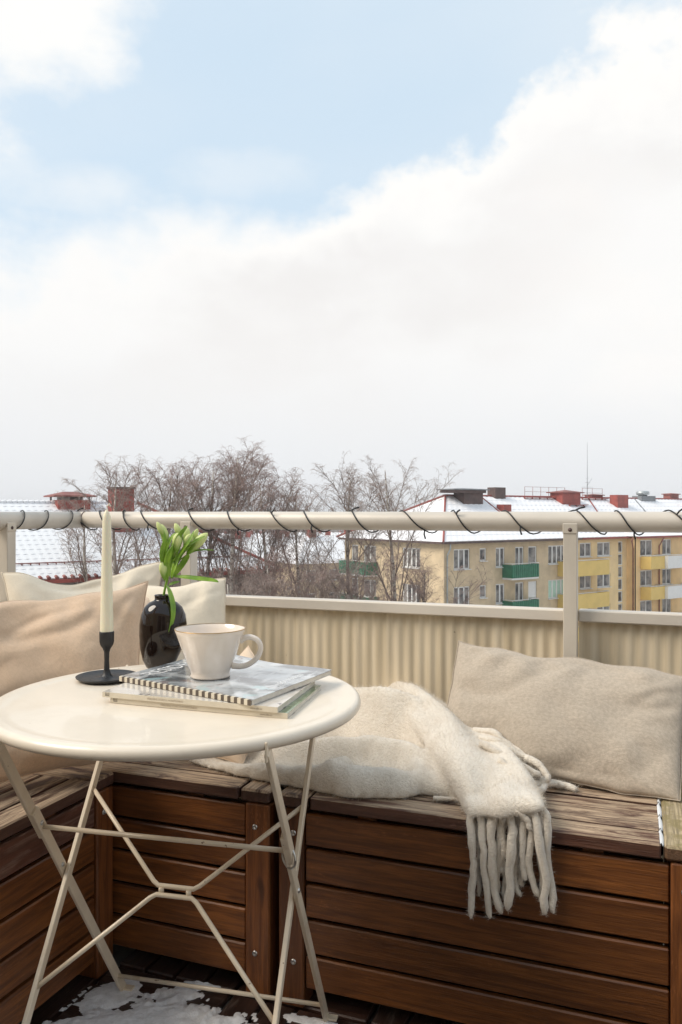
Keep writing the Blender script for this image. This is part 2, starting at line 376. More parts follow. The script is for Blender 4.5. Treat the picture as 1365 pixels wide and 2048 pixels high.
# ------------------------------------------------------------------ the ground, the house, the balcony slab
GZ = EYE-15.0
m = MB(); m.box(-960, 960, -960, 960, GZ-.5, GZ); tag(m.build('ground', M['ground']), kind='structure')
m = MB(); m.box(-1.95, 2.6, -1.55, 2.22, -.24, -.036); tag(m.build('balcony_slab', M['slab']), kind='structure')
m = MB(); m.box(-6, 6, -5.0, -1.55, GZ+.02, 2.75); hw = tag(m.build('house_wall', M['house']), kind='structure')
m = MB(); m.box(-.9, -.06, -1.56, -1.50, .0, 2.1); m.box(.06, .9, -1.56, -1.50, .0, 2.1)
dr = m.build('door_glass', M['glass'], hw)
m = MB()
for x0, x1 in ((-.98,-.9),(-.06,.06),(.9,.98)): m.box(x0, x1, -1.57, -1.48, 0, 2.18)
m.box(-.98, .98, -1.57, -1.482, 2.10, 2.18); m.build('door_frame', M['frame_white'], hw)
# deck: wooden click tiles, each of four slats; every slat a piece of the floor
floor = empty('balcony_floor', (0, 0, 0)); floor['kind'] = 'structure'
TS = .322; cnt = 0
for i in range(-5, 7):
    for j in range(-2, 7):
        cx, cy = -1.19+(i+.5)*TS, 1.62-(j+.5)*TS
        if cx < -1.7 or cx > 2.4: continue
        rotd = (i+j) % 2
        for k in range(4):
            if cnt >= 290: break
            off = (k-1.5)*.0795
            # nearest rows only are slats one by one
            if j < 0 and not (-1.2 < cx): continue
            board('slat', .312, .071, .018, M['deck'], floor,
                  (cx if not rotd else cx+off, cy+off if not rotd else cy, -.010+random.uniform(-.0008,.0008)), (0, 0, PI/2 if rotd else 0), .003); cnt += 1
# fix: whatever is not covered by single slats keeps the bare slab (it is out of sight behind the camera)
def fbm(x, y, z=0, o=4):
    return mnoise.fractal(Vector((x, y, z)), 1.0, 2.0, o)
# snow lying on the deck
def snow_patch(name, cx, cy, rx, ry, rot, label, seed, H=.016, bare=.35, step=.0055):
    n = int(2.6*rx/step); mrows = int(2.6*ry/step); idx = {}; m = MB(); vs = []; fs = []
    cr, sr = math.cos(rot), math.sin(rot)
    hh = np.zeros((n+1, mrows+1)); P = {}
    for i in range(n+1):
        for j in range(mrows+1):
            x = (i/n-.5)*2.6*rx; y = (j/mrows-.5)*2.6*ry
            X = cx+x*cr-y*sr; Y = cy+x*sr+y*cr
            d = math.hypot(x/rx, y/ry)
            h = 1-d + .22*fbm(X*5+seed, Y*5) + .10*fbm(X*18, Y*18+seed) + .06*fbm(X*60, Y*60+seed)
            gx = abs(((X+1.19)/TS) % 1 - .5); gy = abs(((1.62-Y)/TS) % 1-.5)
            if max(gx, gy) > .485: h += .10
            hh[i, j] = h; P[i, j] = (X, Y, -.003+H*min(1, max(0, h-bare)*3.2)**.5+.0012*fbm(X*60, Y*60))
    for i in range(n):
        for j in range(mrows):
            if max(hh[i,j], hh[i+1,j], hh[i,j+1], hh[i+1,j+1]) > bare:
                q = []
                for a in ((i,j),(i+1,j),(i+1,j+1),(i,j+1)):
                    if a not in idx: idx[a] = len(vs); vs.append(P[a])
                    q.append(idx[a])
                fs.append(tuple(q))
    m.add(vs, fs, True)
    return tag(m.build(name, M['snow_floor']), label, 'snow', kind='stuff')
snow_patch('snow_patch', -.93, 1.27, .29, .36, .15, 'thin white snow patch on the dark deck between the table legs', 3.1, .022, .14)
snow_patch('snow_patch', -.66, 1.585, .15, .035, .05, 'small streak of snow on the deck under the middle bench post', 8.7, .006, .5)
snow_patch('snow_patch', -1.12, 1.50, .09, .13, -.5, 'narrow trace of snow on the deck beside the left bench', 5.2, .006, .45)

# ------------------------------------------------------------------ storage benches
BW, BD, BH = .868, .44, .47
def screw(parent, x, y, z, rx=PI/2):
    m = MB(); m.lathe([(0,.0018),(.0022,.0018),(.0026,.0028),(.0055,.0030),(.0066,0)], 12)
    o = m.build('screw', M['steel'], parent); o.location = (x, y, z); o.rotation_euler = (rx, 0, 0); return o
def make_bench():
    r = empty('storage_bench')
    pw = .060
    for x in (pw/2, BW-pw/2):
        for y in (pw/2, BD-pw/2):
            board('post', .437, pw, pw, M['post'], r, (x, y, .2185), (0, PI/2, 0), .003)
    for k in range(5):
        z = .437-.0075-.0355-k*.0790
        board('front_slat', BW-2*pw-.004, .016, .0705, M['slat'], r, (BW/2, .014, z), (0,0,0), .003)
        board('back_slat', BW-2*pw-.004, .016, .0705, M['slat'], r, (BW/2, BD-.014, z), (0,0,0), .003)
        for x in (.014, BW-.014):
            board('side_slat', BD-2*pw-.004, .016, .0705, M['slat'], r, (x, BD/2, z), (0,0,PI/2), .003)
    m = MB(); m.box(.03, BW-.03, .035, BD-.035, .045, .06); m.build('bottom_panel', M['dark'], r)
    ew = .072; lw = (BD+.008-5*.0105)/6
    for k in range(6):
        y = -.004+lw/2+k*(lw+.0105)
        board('lid_board', BW-2*ew-.010, lw, .028, M['lid'], r, (BW/2, y, BH-.0145+.0016*math.sin(k*2.1+.6)), (0,0,0), .003)
    for x in (ew/2-.001, BW-ew/2+.001):
        board('lid_end_board', BD+.008, ew, .029, M['lid'], r, (x, BD/2, BH-.0143), (0,0,PI/2), .005)
    for x in (.2, BW-.2): board('lid_batten', BD-.04, .04, .0175, M['slat'], r, (x, BD/2, BH-.0373), (0,0,PI/2), .001)
    for x in (.036, BW-.036):
        for z in (.385, .10): screw(r, x, 0.0002, z)
    return r
b1 = make_bench(); b1.location = (-1.643, 1.615, 0)
tag(b1, 'dark stained slatted wooden storage bench in the corner, partly behind the round table', 'bench', 'slatted storage benches along the railing')
b2 = copy_tree(b1); b2.location = (-.752, 1.615, 0)
b2['label'] = 'brown slatted storage bench on the right carrying the fringed blanket and oatmeal cushion'
b3 = copy_tree(b1); b3.rotation_euler = (0, 0, PI/2); b3.location = (-1.186, 1.607-BW, 0)
b3['label'] = 'storage bench with scuffed weathered boards running towards the viewer at the left edge'
# right bench: the right lid end board is mossy; the left bench has scuffed slats
for ch in b2.children:
    if ch.name.startswith('lid_end_board') and ch.location.x > .4:
        ch.data = ch.data.copy(); ch.data.materials[0] = M['lid_moss']; ch['label'] = 'mossy yellowish end board'
scuff = None
for ch in b3.children:
    if ch.name.startswith('front_slat') and ch.location.z > .38:
        ch.data = ch.data.copy(); ch.data.materials[0] = M['slat_worn']; ch['label'] = 'pale scuffed top slat'
# slivers of frozen snow in the joint before the mossy end board
m = MB()
for k in range(4):
    y = .004+k*.0763
    P = []
    for i in range(7):
        s = i/6; wdt = .0062*math.sin(PI*min(1, s*.9+.05))**.3
        P.append([(BW-.0765-wdt, y+s*.070, BH-.006), (BW-.0765, y+s*.070, BH+.0016), (BW-.0765+wdt, y+s*.070, BH-.006)])
    m.grid(P)
o = m.build('frozen_snow', M['snow'], b2); o['kind'] = 'stuff'

# ------------------------------------------------------------------ railing
rail = empty('balcony_railing', (-1.708, 2.15, 0), 0, 'beige metal balcony railing with round handrail above corrugated panels', 'railing')
def rb(m, name, mat, bevel=0, seg=1, lab=None):
    o = m.build(name, mat, rail, bevel, seg); o.location = (1.708, -2.15, 0)
    if lab: o['label'] = lab
    return o
RZ, RRAD, RV, RU = 1.070, .0262, 2.128, -1.700
m = MB(); m.tube([(RU-.0, RV, RZ)]+[(RU+(i+1)*(2.5-RU)/12, RV, RZ) for i in range(12)], RRAD, 28); rb(m, 'handrail', M['alu'])
m = MB(); m.tube([(RU, RV+.010, RZ), (RU, -1.2, RZ)], RRAD, 28); m.lathe([(0,-RRAD),(RRAD*.7,-RRAD*.71),(RRAD,0),(RRAD*.7,RRAD*.71),(0,RRAD)], 20, (RU, RV+.010, RZ)); rb(m, 'handrail', M['alu'], lab='left run of the handrail')
m = MB(); m.tube([(RU+.021, RV, RZ), (RU+.025, RV, RZ)], RRAD+.0008, 28); rb(m, 'joint_ring', M['brown_metal'])
def post_at(x, y, ax):
    m = MB(); a, bb = .0170, .021
    if ax == 0:
        m.box(x-a, x+a, y-bb, y+bb, -.036, RZ-.016)
        m.box(x-a-.001, x+a+.001, y-bb-.002, y-bb+.002, RZ-.030, RZ-.004)
    else:
        m.box(x-bb, x+bb, y-a, y+a, -.036, RZ-.016)
        m.box(x+bb-.002, x+bb+.002, y-a-.001, y+a+.001, RZ-.030, RZ-.004)
    o = rb(m, 'post', M['post_alu'], .0015)
    m = MB(); m.lathe([(0,.0025),(.002,.0025),(.0025,.001),(.0045,.001),(.0052,0)], 12)
    s = m.build('screw', M['brown_metal'], o)
    s.location = (x, y-bb-.0022, RZ-.020) if ax == 0 else (x+bb+.0022, y, RZ-.020)
    s.rotation_euler = (PI/2, 0, 0) if ax == 0 else (PI/2, 0, PI/2)
for x in (-.163, -1.283, .957, 2.08): post_at(x, 2.112, 0)
for y in (1.80, .68, -.44): post_at(RU+.004, y, 1)
CZ = .842
def cap_run(x0, x1, dz=0):
    m = MB(); m.box(x0, x1, 2.128, 2.172, CZ-.030+dz, CZ+dz); rb(m, 'capping_strip', M['alu'], .003)
    n = int((x1-x0)/.0048); P0 = []; P1 = []
    for i in range(n+1):
        x = x0+(x1-x0)*i/n; ph = (x/.0305) % 1
        y = 2.152-.0021*math.sin(2*PI*ph)-.0005*math.sin(6*PI*ph)
        P0.append((x, y, CZ-.031+dz)); P1.append((x, y, .02))
    m = MB(); m.grid([P0, P1], True); rb(m, 'corrugated_panel', M['corr'])
    m = MB(); m.box(x0, x1, 2.130, 2.170, -.012, .018); rb(m, 'bottom_strip', M['alu'])
cap_run(-1.66, -.1805); cap_run(-.1455, .939, .001); cap_run(.975, 2.5)
m = MB(); m.box(-1.742, -1.700, -1.2, 2.10, CZ-.030, CZ); rb(m, 'capping_strip', M['alu'], .003)
P0 = []; P1 = []
for i in range(701):
    y = -1.2+3.3*i/700; x = -1.722+.0021*math.sin(2*PI*(y/.0305))
    P0.append((x, y, CZ-.031)); P1.append((x, y, .02))
m = MB(); m.grid([P0, P1], True, True); rb(m, 'corrugated_panel', M['corr'])
m = MB(); m.box(-1.742, -1.702, -1.2, 2.10, -.012, .018); rb(m, 'bottom_strip', M['alu'])

# light-string cable wound round the handrail
tops_px = [145, 190, 240, 272, 368, 447, 532, 600, 697, 800, 903, 1008, 1150, 1232, 1338, 1440, 1540, 1650, 1780]
def u_of(px, v=RV-RRAD):
    a = (px-682.5)/1594; Y = v/(ST*a+CT); return CT*a*Y-ST*Y
us = [u_of(p) for p in tops_px]
lights = empty('light_string', (us[0], RV, RZ), 0, 'thin black cable of an outdoor light string wound around the handrail', 'light string')
cable = MB(); stub = []
pts = []
for k in range(len(us)-1):
    ua, ub = us[k], us[k+1]; front = .070*(1+.22*math.sin(k*2.3)); front = min(front, (ub-ua)*.72)
    for i in range(22):
        f = i/22; th = 2*PI*f
        if f < .5: u = ua+front*(f/.5)**1.15
        else: u = ua+front+(ub-ua-front)*((f-.5)/.5)
        rr = RRAD+.0022+.0012*abs(math.sin(k*1.7+f*9))+(.003*math.sin((f-.4)/.2*PI) if .4 < f < .6 else 0)
        pts.append((u, RV-rr*math.sin(th), RZ+rr*math.cos(th)))
    kind = (k*5+2) % 4
    p = Vector(pts[-22+(3 if kind == 0 else 9)]) if kind != 2 else Vector(pts[-22])
    if kind != 1: stub.append((p, kind))
    if kind == 1: stub.append((Vector(pts[-22+7]), 3))
cable.tube(pts, .0019, 6)
# the run down the left side
ptsl = []; vs_ = [2.08, 1.97, 1.87, 1.75, 1.62, 1.50, 1.35, 1.2, 1.0]
for k in range(len(vs_)-1):
    va, vb = vs_[k], vs_[k+1]; front = -.055
    for i in range(20):
        f = i/20; th = 2*PI*f
        v = va+front*(f/.5) if f < .5 else va+front+(vb-va-front)*((f-.5)/.5)
        rr = RRAD+.0024+.001*abs(math.sin(k+f*8)); ptsl.append((RU+rr*math.sin(th), v, RZ+rr*math.cos(th)))
cable.tube(ptsl, .0019, 6)
o = cable.build('cable', M['black_cable'], lights); o.location = (-us[0], -RV, -RZ)
for p, kd in stub:
    d = {0: Vector((.012, -.008, .012)), 2: Vector((.020, -.004, .007)), 3: Vector((.003, -.005, -.018))}[kd]
    d = d*random.uniform(.9, 1.35); mid = d*.5+Vector((-.002, -.002, .001))
    m = MB(); m.tube([(0,0,0), mid, d], [.0021, .0023, .0025], 6)
    s = m.build('bulb_lead', M['black_cable'], lights); s.location = p-Vector((us[0], RV, RZ))

# ------------------------------------------------------------------ round folding table
TX, TY, TZ, TR = -.307, 1.522, .745, .345
tbl = empty('folding_table', C2(TX, TY, 0), R(20.49), 'round cream painted metal folding table standing on the snowy deck', 'table')
m = MB(); rr = .0115
prof = [(0,TZ-.004),(.10,TZ-.0037),(.22,TZ-.0034),(TR-.045,TZ-.003),(TR-.030,TZ-.0022),(TR-.020,TZ+.0005)]
for i in range(13):
    a = R(115)-R(275)*i/12; prof.append((TR-rr+rr*math.cos(a), TZ-rr+.001+rr*math.sin(a)))
prof += [(TR-.030,TZ-.0105),(TR-.05,TZ-.0085),(0,TZ-.0085)]
m.lathe(prof, 160); m.build('tabletop', M['table_top'], tbl)
def T(X, Y, z): return Vector((X-TX, Y-TY, z))     # photograph-aligned point to table space
side = Vector((-.182, -.983, 0)); acr = Vector((.974, -.225, 0)).normalized()
wid = .480
A0 = Vector((-.499, 1.83, 0)); A1 = Vector((-.588, 1.352, .722))
Bj = A0.lerp(A1, .55)
B0 = Vector((-.598, 1.30, 0)); B1 = Vector((-.503, 1.812, .724))
O = Vector((TX, TY, 0))
def lg(name, p, q, w_, t_, inner=0):
    m = MB(); m.bar(p-O, q-O, w_, t_, side); o = m.build(name, M['cream_steel'], tbl, .0012); return o
def on(p, q, z): return p.lerp(q, (z-p.z)/(q.z-p.z))
ins = acr*.011
foot_tab = []
for sgn, off in ((0, Vector((0,0,0))), (1, acr*wid)):
    k = -1 if sgn else 1
    a0, a1 = A0+off, A1+off
    # outer leg: lower bar and a hinged upper bar lying beside it
    zj = .515
    lg('leg', a0, on(a0, a1, zj+.03), .021, .0080)
    lg('upper_leg', on(a0, a1, zj-.03)-ins*.55*k, a1-ins*.55*k, .021, .0075)
    lg('leg', B0+off+ins*k, B1+off+ins*k, .017, .0085)
    # bolts
    for P, dx in ((on(a0, a1, zj), -1), (on(a0, a1, .405), -1)):
        m = MB(); m.lathe([(0,.004),(.003,.0038),(.0048,.002),(.005,0)], 12)
        s = m.build('bolt', M['steel'], tbl); s.location = P-O+(acr*(.0032 if dx > 0 else .0032)); s.rotation_euler = (0, PI/2, math.atan2(acr.y, acr.x))
    # hinge plate beneath the top, and foot tab
    m = MB(); m.bar(a1-O+Vector((0,0,-.016))+acr*.006, a1-O+Vector((0,0,.016))+acr*.006, .020, .004, side); m.build('hinge_plate', M['cream_steel'], tbl, .001)
    m = MB(); fp = a0-O; m.bar(fp+Vector((0,0,.004)), fp+acr*.024+Vector((0,0,.004)), .018, .005, side); m.build('foot', M['cream_steel'], tbl, .001)
    m = MB(); fp = B0+off+ins*k-O; m.bar(fp+Vector((0,0,.004)), fp+acr*.02*k+Vector((0,0,.004)), .016, .005, side); m.build('foot', M['cream_steel'], tbl, .001)
    m = MB(); fp = B1+off+ins*k-O; m.bar(fp+Vector((0,0,.003)), fp+Vector((0,0,.012))-side*.02, .02, .004, side); m.build('top_bracket', M['cream_steel'], tbl)
def rod(name, pts, r=.0045):
    m = MB(); m.tube([Vector(p)-O for p in pts], r, 10); return m.build(name, M['cream_steel'], tbl)
off = acr*wid
rod('cross_rod', [on(A0,A1,.505), on(A0,A1,.505)+off])
rod('cross_rod', [on(A0,A1,.050), on(A0,A1,.050)+off])
def brace(z, zm, up):
    p = on(B0,B1,z)+ins; q = p+off-2*ins; mid = on(B0,B1,zm)+off*.5
    a = mid-acr*.040; c = mid+acr*.040
    pts = [p]+[p.lerp(a, .5), a-(a-p).normalized()*.010]+[a+Vector((0,0,0))+acr*.004]+[mid]+[c-acr*.004, c+(q-c).normalized()*.010]+[c.lerp(q, .5), q]
    rod('wire_brace', pts)
brace(.520, .3815, 1); brace(.225, .3685, 0)
m = MB(); mm = on(B0,B1,.375)+off*.5-O
for s_ in (-.028, .028): m.tube([mm+acr*s_-Vector((0,0,.005)), mm+acr*s_+Vector((0,0,.005))], .0052, 8)
m.build('weld_tab', M['cream_steel'], tbl)
m = MB(); rc = on(A0,A1,.490)+off-O; ring = []
for i in range(25):
    th = 2*PI*i/24; ring.append(rc+acr*.015*math.cos(th)+Vector((0,0,1))*(.019*math.sin(th))+side*(.012*math.cos(th)))
m.tube(ring, .0020, 8, cap=False); m.build('locking_ring', M['steel'], tbl)

# ------------------------------------------------------------------ things on the table
def base_on_table(px, py, z=TZ-.003): return PZ(px, py, z)
p = base_on_table(214, 1359)
ch = empty('candle_holder', p, 0, 'matt black candle holder with a round plate foot and slim stem', 'candle holder')
m = MB(); m.lathe([(0,0),(.052,0),(.056,.002),(.062,.0065),(.063,.009),(.0615,.0095),(.055,.0065),(.030,.0048),(.014,.006),(.0085,.012),(.0058,.022),(.0050,.040),(.0056,.058),(.0085,.066),(.0132,.073),(.0150,.080),(.0152,.100),(.0148,.1015),(.0125,.1015),(.0122,.085),(0,.084)], 64)
m.build('holder_body', M['black_iron'], ch)
cd = empty('taper_candle', p+Vector((0,0,.0845)), 0, 'tall cream taper candle, unlit, standing in the black holder', 'candle')
m = MB(); m.lathe([(0,0),(.0120,0),(.0136,.018),(.0136,.03),(.0125,.08),(.0108,.16),(.0095,.22),(.0088,.252),(.0078,.260),(.0050,.268),(.0020,.273),(0,.274)], 32); m.build('wax_body', M['wax'], cd)
m = MB(); m.tube([(0,0,.271),(.001,0,.277),(.000,0,.281),(.005,.0,.283),(.009,.001,.281)], [.0012,.0012,.0014,.0018,.0026], 6)
m.tube([(.006,0,.283),(.009,-.003,.285)], [.0016,.0022], 5); m.build('wick', M['wick'], cd)
# vase: oval body, slightly leaning, small neck
p = base_on_table(318, 1337)
va = empty('vase', p, R(20.49), 'glossy black brown oval glass vase holding one green flower stem', 'vase')
prof = [(0,0),(.020,.0005),(.027,.004),(.036,.020),(.044,.045),(.0488,.075),(.0495,.100),(.0465,.122),(.0395,.139),(.029,.1495),(.0215,.1535),(.0190,.156),(.0190,.163),(.0200,.165),(.0185,.1665),(.0165,.165),(.0165,.158),(.024,.148),(.040,.10),(0,.02)]
m = MB(); m.lathe([(r_*(1.07 if r_ > .022 else 1), z_) for r_, z_ in prof], 64, sy=.8)
m.v = [(x+.010*z/.16+.004*math.sin(z/.16*PI), y, z) for x, y, z in m.v]
m.build('vase_body', M['vase'], va)
VT = p+C2(.010, 0, .158)
# flower
fl = empty('flower_stem', VT, R(20.49), 'green cut flower stem with pale closed buds and drooping leaves in the black vase', 'flower')
k_ = 1.777/1594
def FP(px, py, dy=0): return Vector(((px-347)*k_, dy, -(py-1195)*k_))
def bez(pts, n=10):
    out = []; P = [Vector(q) for q in pts]; P = [P[0]]+P+[P[-1]]
    for i in range(1, len(P)-2):
        for j in range(n):
            t_ = j/n; a, b_, c_, d = P[i-1], P[i], P[i+1], P[i+2]
            out.append(.5*((2*b_)+(c_-a)*t_+(2*a-5*b_+4*c_-d)*t_**2+(3*b_-a-3*c_+d)*t_**3))
    return out+[P[-2]]
m = MB(); m.tube(bez([FP(344,1235,.0), FP(348,1190), FP(353,1165), FP(360,1135), FP(366,1105), FP(374,1085)], 5), [.0028]*26, 8); m.build('stem', M['leaf'], fl)
def bud(a, b_, r, dy=0, dy2=0, seed=0):
    a = FP(*a, dy); b_ = FP(*b_, dy2); L_ = (b_-a).length; m = MB(); r *= .84
    prof = [(0,0),(.22,.02),(.42,.10),(.72,.28),(.95,.50),(1.0,.64),(.80,.82),(.44,.94),(.12,1.0),(0,1.01)]
    n = 18; vs = []
    for rr_, zz in prof:
        for q in range(n):
            th = 2*PI*q/n; k = 1+.12*math.cos(3*th+seed)+.05*math.cos(6*th)
            vs.append((rr_*r*k*math.cos(th), rr_*r*k*math.sin(th), zz*L_))
    m.add(vs, [(i*n+q, i*n+(q+1) % n, (i+1)*n+(q+1) % n, (i+1)*n+q) for i in range(len(prof)-1) for q in range(n)], True)
    o = m.build('bud', M['bud'], fl); o.location = a; o.rotation_mode = 'QUATERNION'; o.rotation_quaternion = Vector((0,0,1)).rotation_difference(b_-a)
    m = MB(); s0 = FP(366, 1118); m.tube(bez([s0, s0.lerp(a, .5)+Vector((.001, 0, -.004)), a], 4), [.0020]*5+[.0015]*4, 6); m.build('pedicel', M['leaf'], fl)
bud((356,1097), (343,1045), .0105, 0, .004, 0)
bud((354,1078), (336,1040), .0080, -.006, -.008, 1)
bud((384,1078), (369,1043), .0085, .008, .010, 1)
bud((377,1104), (379,1062), .0125, -.012, -.016, 2)
bud((388,1090), (394,1052), .0090, .010, .014, .5)
bud((392,1100), (404,1064), .0125, -.006, -.006, 1.4)
bud((400,1085), (414,1054), .0070, .014, .018, .3)
bud((395,1107), (437,1063), .0130, -.004, .0, 2.6)
bud((352,1158), (346,1120), .0105, -.010, -.012, 0)
bud((372,1124), (363,1082), .0085, .004, .006, 1.1)
def leaf(pts, wmax, name='leaf', roll=0, seed=0):
    c = bez(pts, 6); n = len(c); P = []
    for i, q in enumerate(c):
        s_ = i/(n-1); w_ = wmax*(math.sin(PI*min(1, s_*.95+.04))**.7)*(1-.15*s_)
        t_ = (c[min(n-1, i+1)]-c[max(0, i-1)]).normalized()
        nrm = Vector((math.sin(roll), -math.cos(roll)*.7, math.cos(roll)*.7)); a = t_.cross(nrm).normalized(); up = a.cross(t_)
        P.append([q+a*w_*x+up*(abs(x)*w_*.35) for x in (-1, -.5, 0, .5, 1)])
    m = MB(); m.grid(P); o = m.build(name, M['leaf'], fl)
    sm = o.modifiers.new('thickness', 'SOLIDIFY'); sm.thickness = .0006
    return o
leaf([FP(366,1150,0), FP(392,1151,-.012), FP(425,1154,-.02), FP(452,1157,-.022), FP(462,1160,-.022)], .0062)
leaf([FP(354,1168,0), FP(362,1180,-.015), FP(371,1205,-.030), FP(372,1232,-.036), FP(366,1258,-.038)], .0085, roll=.9)
leaf([FP(358,1168,.0), FP(368,1164,-.006), FP(382,1160,-.008)], .0045)
leaf([FP(362,1140,0), FP(352,1108,-.008), FP(362,1078,-.008), FP(372,1062,-.004)], .0055)
leaf([FP(368,1150,.0), FP(382,1132,-.004), FP(396,1112,-.006), FP(400,1106,-.006)], .0070, roll=.4)
leaf([FP(362,1155,.01), FP(370,1128,.012), FP(382,1106,.012), FP(392,1090,.010)], .0085, roll=-.2)
leaf([FP(395,1108,.0), FP(412,1099,-.006), FP(430,1096,-.01), FP(452,1097,-.012)], .0022)
leaf([FP(360,1150,-.006), FP(357,1125,-.012), FP(364,1102,-.014), FP(374,1084,-.012)], .0080, roll=.2)
leaf([FP(352,1140,-.008), FP(346,1110,-.012), FP(352,1080,-.012), FP(350,1062,-.008)], .0065, roll=.5)
leaf([FP(372,1128,-.008), FP(388,1100,-.018), FP(404,1078,-.020), FP(412,1058,-.016)], .0062, roll=-.4)
leaf([FP(366,1110,-.012), FP(376,1080,-.020), FP(390,1058,-.018), FP(398,1048,-.012)], .0052, roll=.7)
leaf([FP(373,1120,-.004), FP(390,1096,-.012), FP(412,1080,-.016), FP(434,1068,-.014)], .0050, roll=.3)

# magazines
def magazine(name, corners, z0, th, mats, label, wave=0, nseg=16):
    # corners: photograph-aligned (X,Y): spine left, spine right, fore right, fore left
    P = [C2(*c) for c in corners]; o_ = P[0].copy(); o_.z = z0
    r = empty(name, o_, 0, label, 'magazine', None)
    def at(s, t_, z):
        q = P[0].lerp(P[1], s).lerp(P[3].lerp(P[2], s), t_)
        lift = wave*(math.sin(s*5.5+.6)*.5+.5)*t_**1.6+wave*.5*max(0, t_-.75)*4*math.sin(s*9)
        return Vector((q.x-o_.x, q.y-o_.y, z+lift))
    def slab(a, b_, inset, s0=0, s1=1, t0=0, t1=1):
        m = MB(); S = [s0+(s1-s0)*i/nseg for i in range(nseg+1)]; Tt = [t0+(t1-t0)*i/10 for i in range(11)]
        top = [[at(s, t_, b_) for t_ in Tt] for s in S]; bot = [[at(s, t_, a) for t_ in Tt] for s in S]
        m.grid(top, True, False); m.grid(bot, True, True)
        m.grid([[top[i][0] for i in range(nseg+1)], [bot[i][0] for i in range(nseg+1)]], False)
        m.grid([[top[i][-1] for i in range(nseg+1)], [bot[i][-1] for i in range(nseg+1)]], False, True)
        m.grid([top[0], bot[0]], False, True); m.grid([top[-1], bot[-1]], False)
        return m
    slab(.0008, th-.0008, 0, .004, .996, .012, .992).build('pages', M['paper'], r)
    slab(0, .0008, 0).build('back_cover', mats[1], r)
    slab(th-.0008, th, 0).build('front_cover', mats[0], r)
    return r, at, P
def covermat(name, kind):
    m, t, b = newmat(name); b.inputs['Roughness'].default_value = .16; b.inputs['Coat Weight'].default_value = .6; b.inputs['Coat Roughness'].default_value = .08
    a = NZ(t, 7, 3, .5, (1, 2.6, 1), dist=.5); c = NZ(t, 14, 3, .5, (2.6, 1, 1), dist=.3); 
    if kind == 0:
        col = MX(t, RG(t, a, .38, .60), (.13,.14,.15), (.52,.55,.57)); col = MX(t, RG(t, c, .50, .66, 0, .7), col, (.72,.74,.75))
        col = MX(t, RG(t, NZ(t, 7, 4, .6, dist=2), .58, .64, 0, .8), col, (.42,.58,.60))
        col = MX(t, RG(t, NZ(t, 13, 5, .6, dist=1), .62, .68, 0, .8), col, (.24,.17,.16))
    elif kind == 1:
        col = MX(t, RG(t, a, .40, .62), (.66,.60,.53), (.74,.70,.64)); col = MX(t, RG(t, NZ(t, 30, 2, .4, dist=1.5), .66, .69, 0, .9), col, (.09,.08,.08))
    else:
        col = MX(t, RG(t, a, .40, .62), (.13,.20,.10), (.24,.31,.19))
    t.links.new(col, b.inputs['Base Color']); return m
cov0, cov1, cov2 = covermat('grey_photo_cover', 0), covermat('pale_cover', 1), covermat('green_photo_cover', 2)
def put_text(txt, size, mat, parent, M4, name, ext=.0, sx=1.0):
    cu = bpy.data.curves.new('lettering', 'FONT'); cu.body = txt; cu.size = size; cu.extrude = .00012; cu.resolution_u = 2
    tmp = bpy.data.objects.new('tmp', cu); COL.objects.link(tmp); dg = bpy.context.evaluated_depsgraph_get(); dg.update()
    me = bpy.data.meshes.new_from_object(tmp.evaluated_get(dg)); bpy.data.objects.remove(tmp); me.materials.clear()
    me.transform(M4 @ Matrix.Diagonal((sx, 1, 1, 1))); return link(name, me, mat, parent)
def frame(o_, x, up):                       # matrix: text baseline x, letter-up
    x = Vector(x).normalized(); z = x.cross(Vector(up)).normalized(); y = z.cross(x)
    return Matrix(((x.x,y.x,z.x,o_.x),(x.y,y.y,z.y,o_.y),(x.z,y.z,z.z,o_.z),(0,0,0,1)))
# bottom magazine
z3 = TZ-.003
def XY(px, py, z):
    Y = (EYE-z)*1594/(py-1024); return ((px-682.5)/1594*Y, Y)
def quad_mag(sl, sr, fr, z):
    a, b_, c_ = Vector(XY(*sl, z)), Vector(XY(*sr, z)), Vector(XY(*fr, z)); d = a+(c_-b_)
    return [tuple(a), tuple(b_), tuple(c_), tuple(d)]
T3, T2, T1 = .0098, .0095, .0095
q3 = quad_mag((222,1405), (576,1438), (643,1380), z3)
mg3, at3, P3 = magazine('magazine', q3, z3, T3, (cov2, cov1), 'lowest magazine with a green cover, under the cream spined one')
q2 = quad_mag((206,1394), (556,1426), (632,1369), z3+T3)
mg2, at2, P2 = magazine('magazine', q2, z3+T3+.0004, T2, (cov1, cov1), 'middle magazine with pale cover and cream spine in the stack')
q1 = quad_mag((240,1363), (503,1413), (664,1352), z3+T3+T2)
mg1, at1, P1 = magazine('magazine', q1, z3+T3+T2+.0012, T1, (cov0, cov1), 'top magazine with grey photo cover and black striped spine under the cup', wave=.0035)
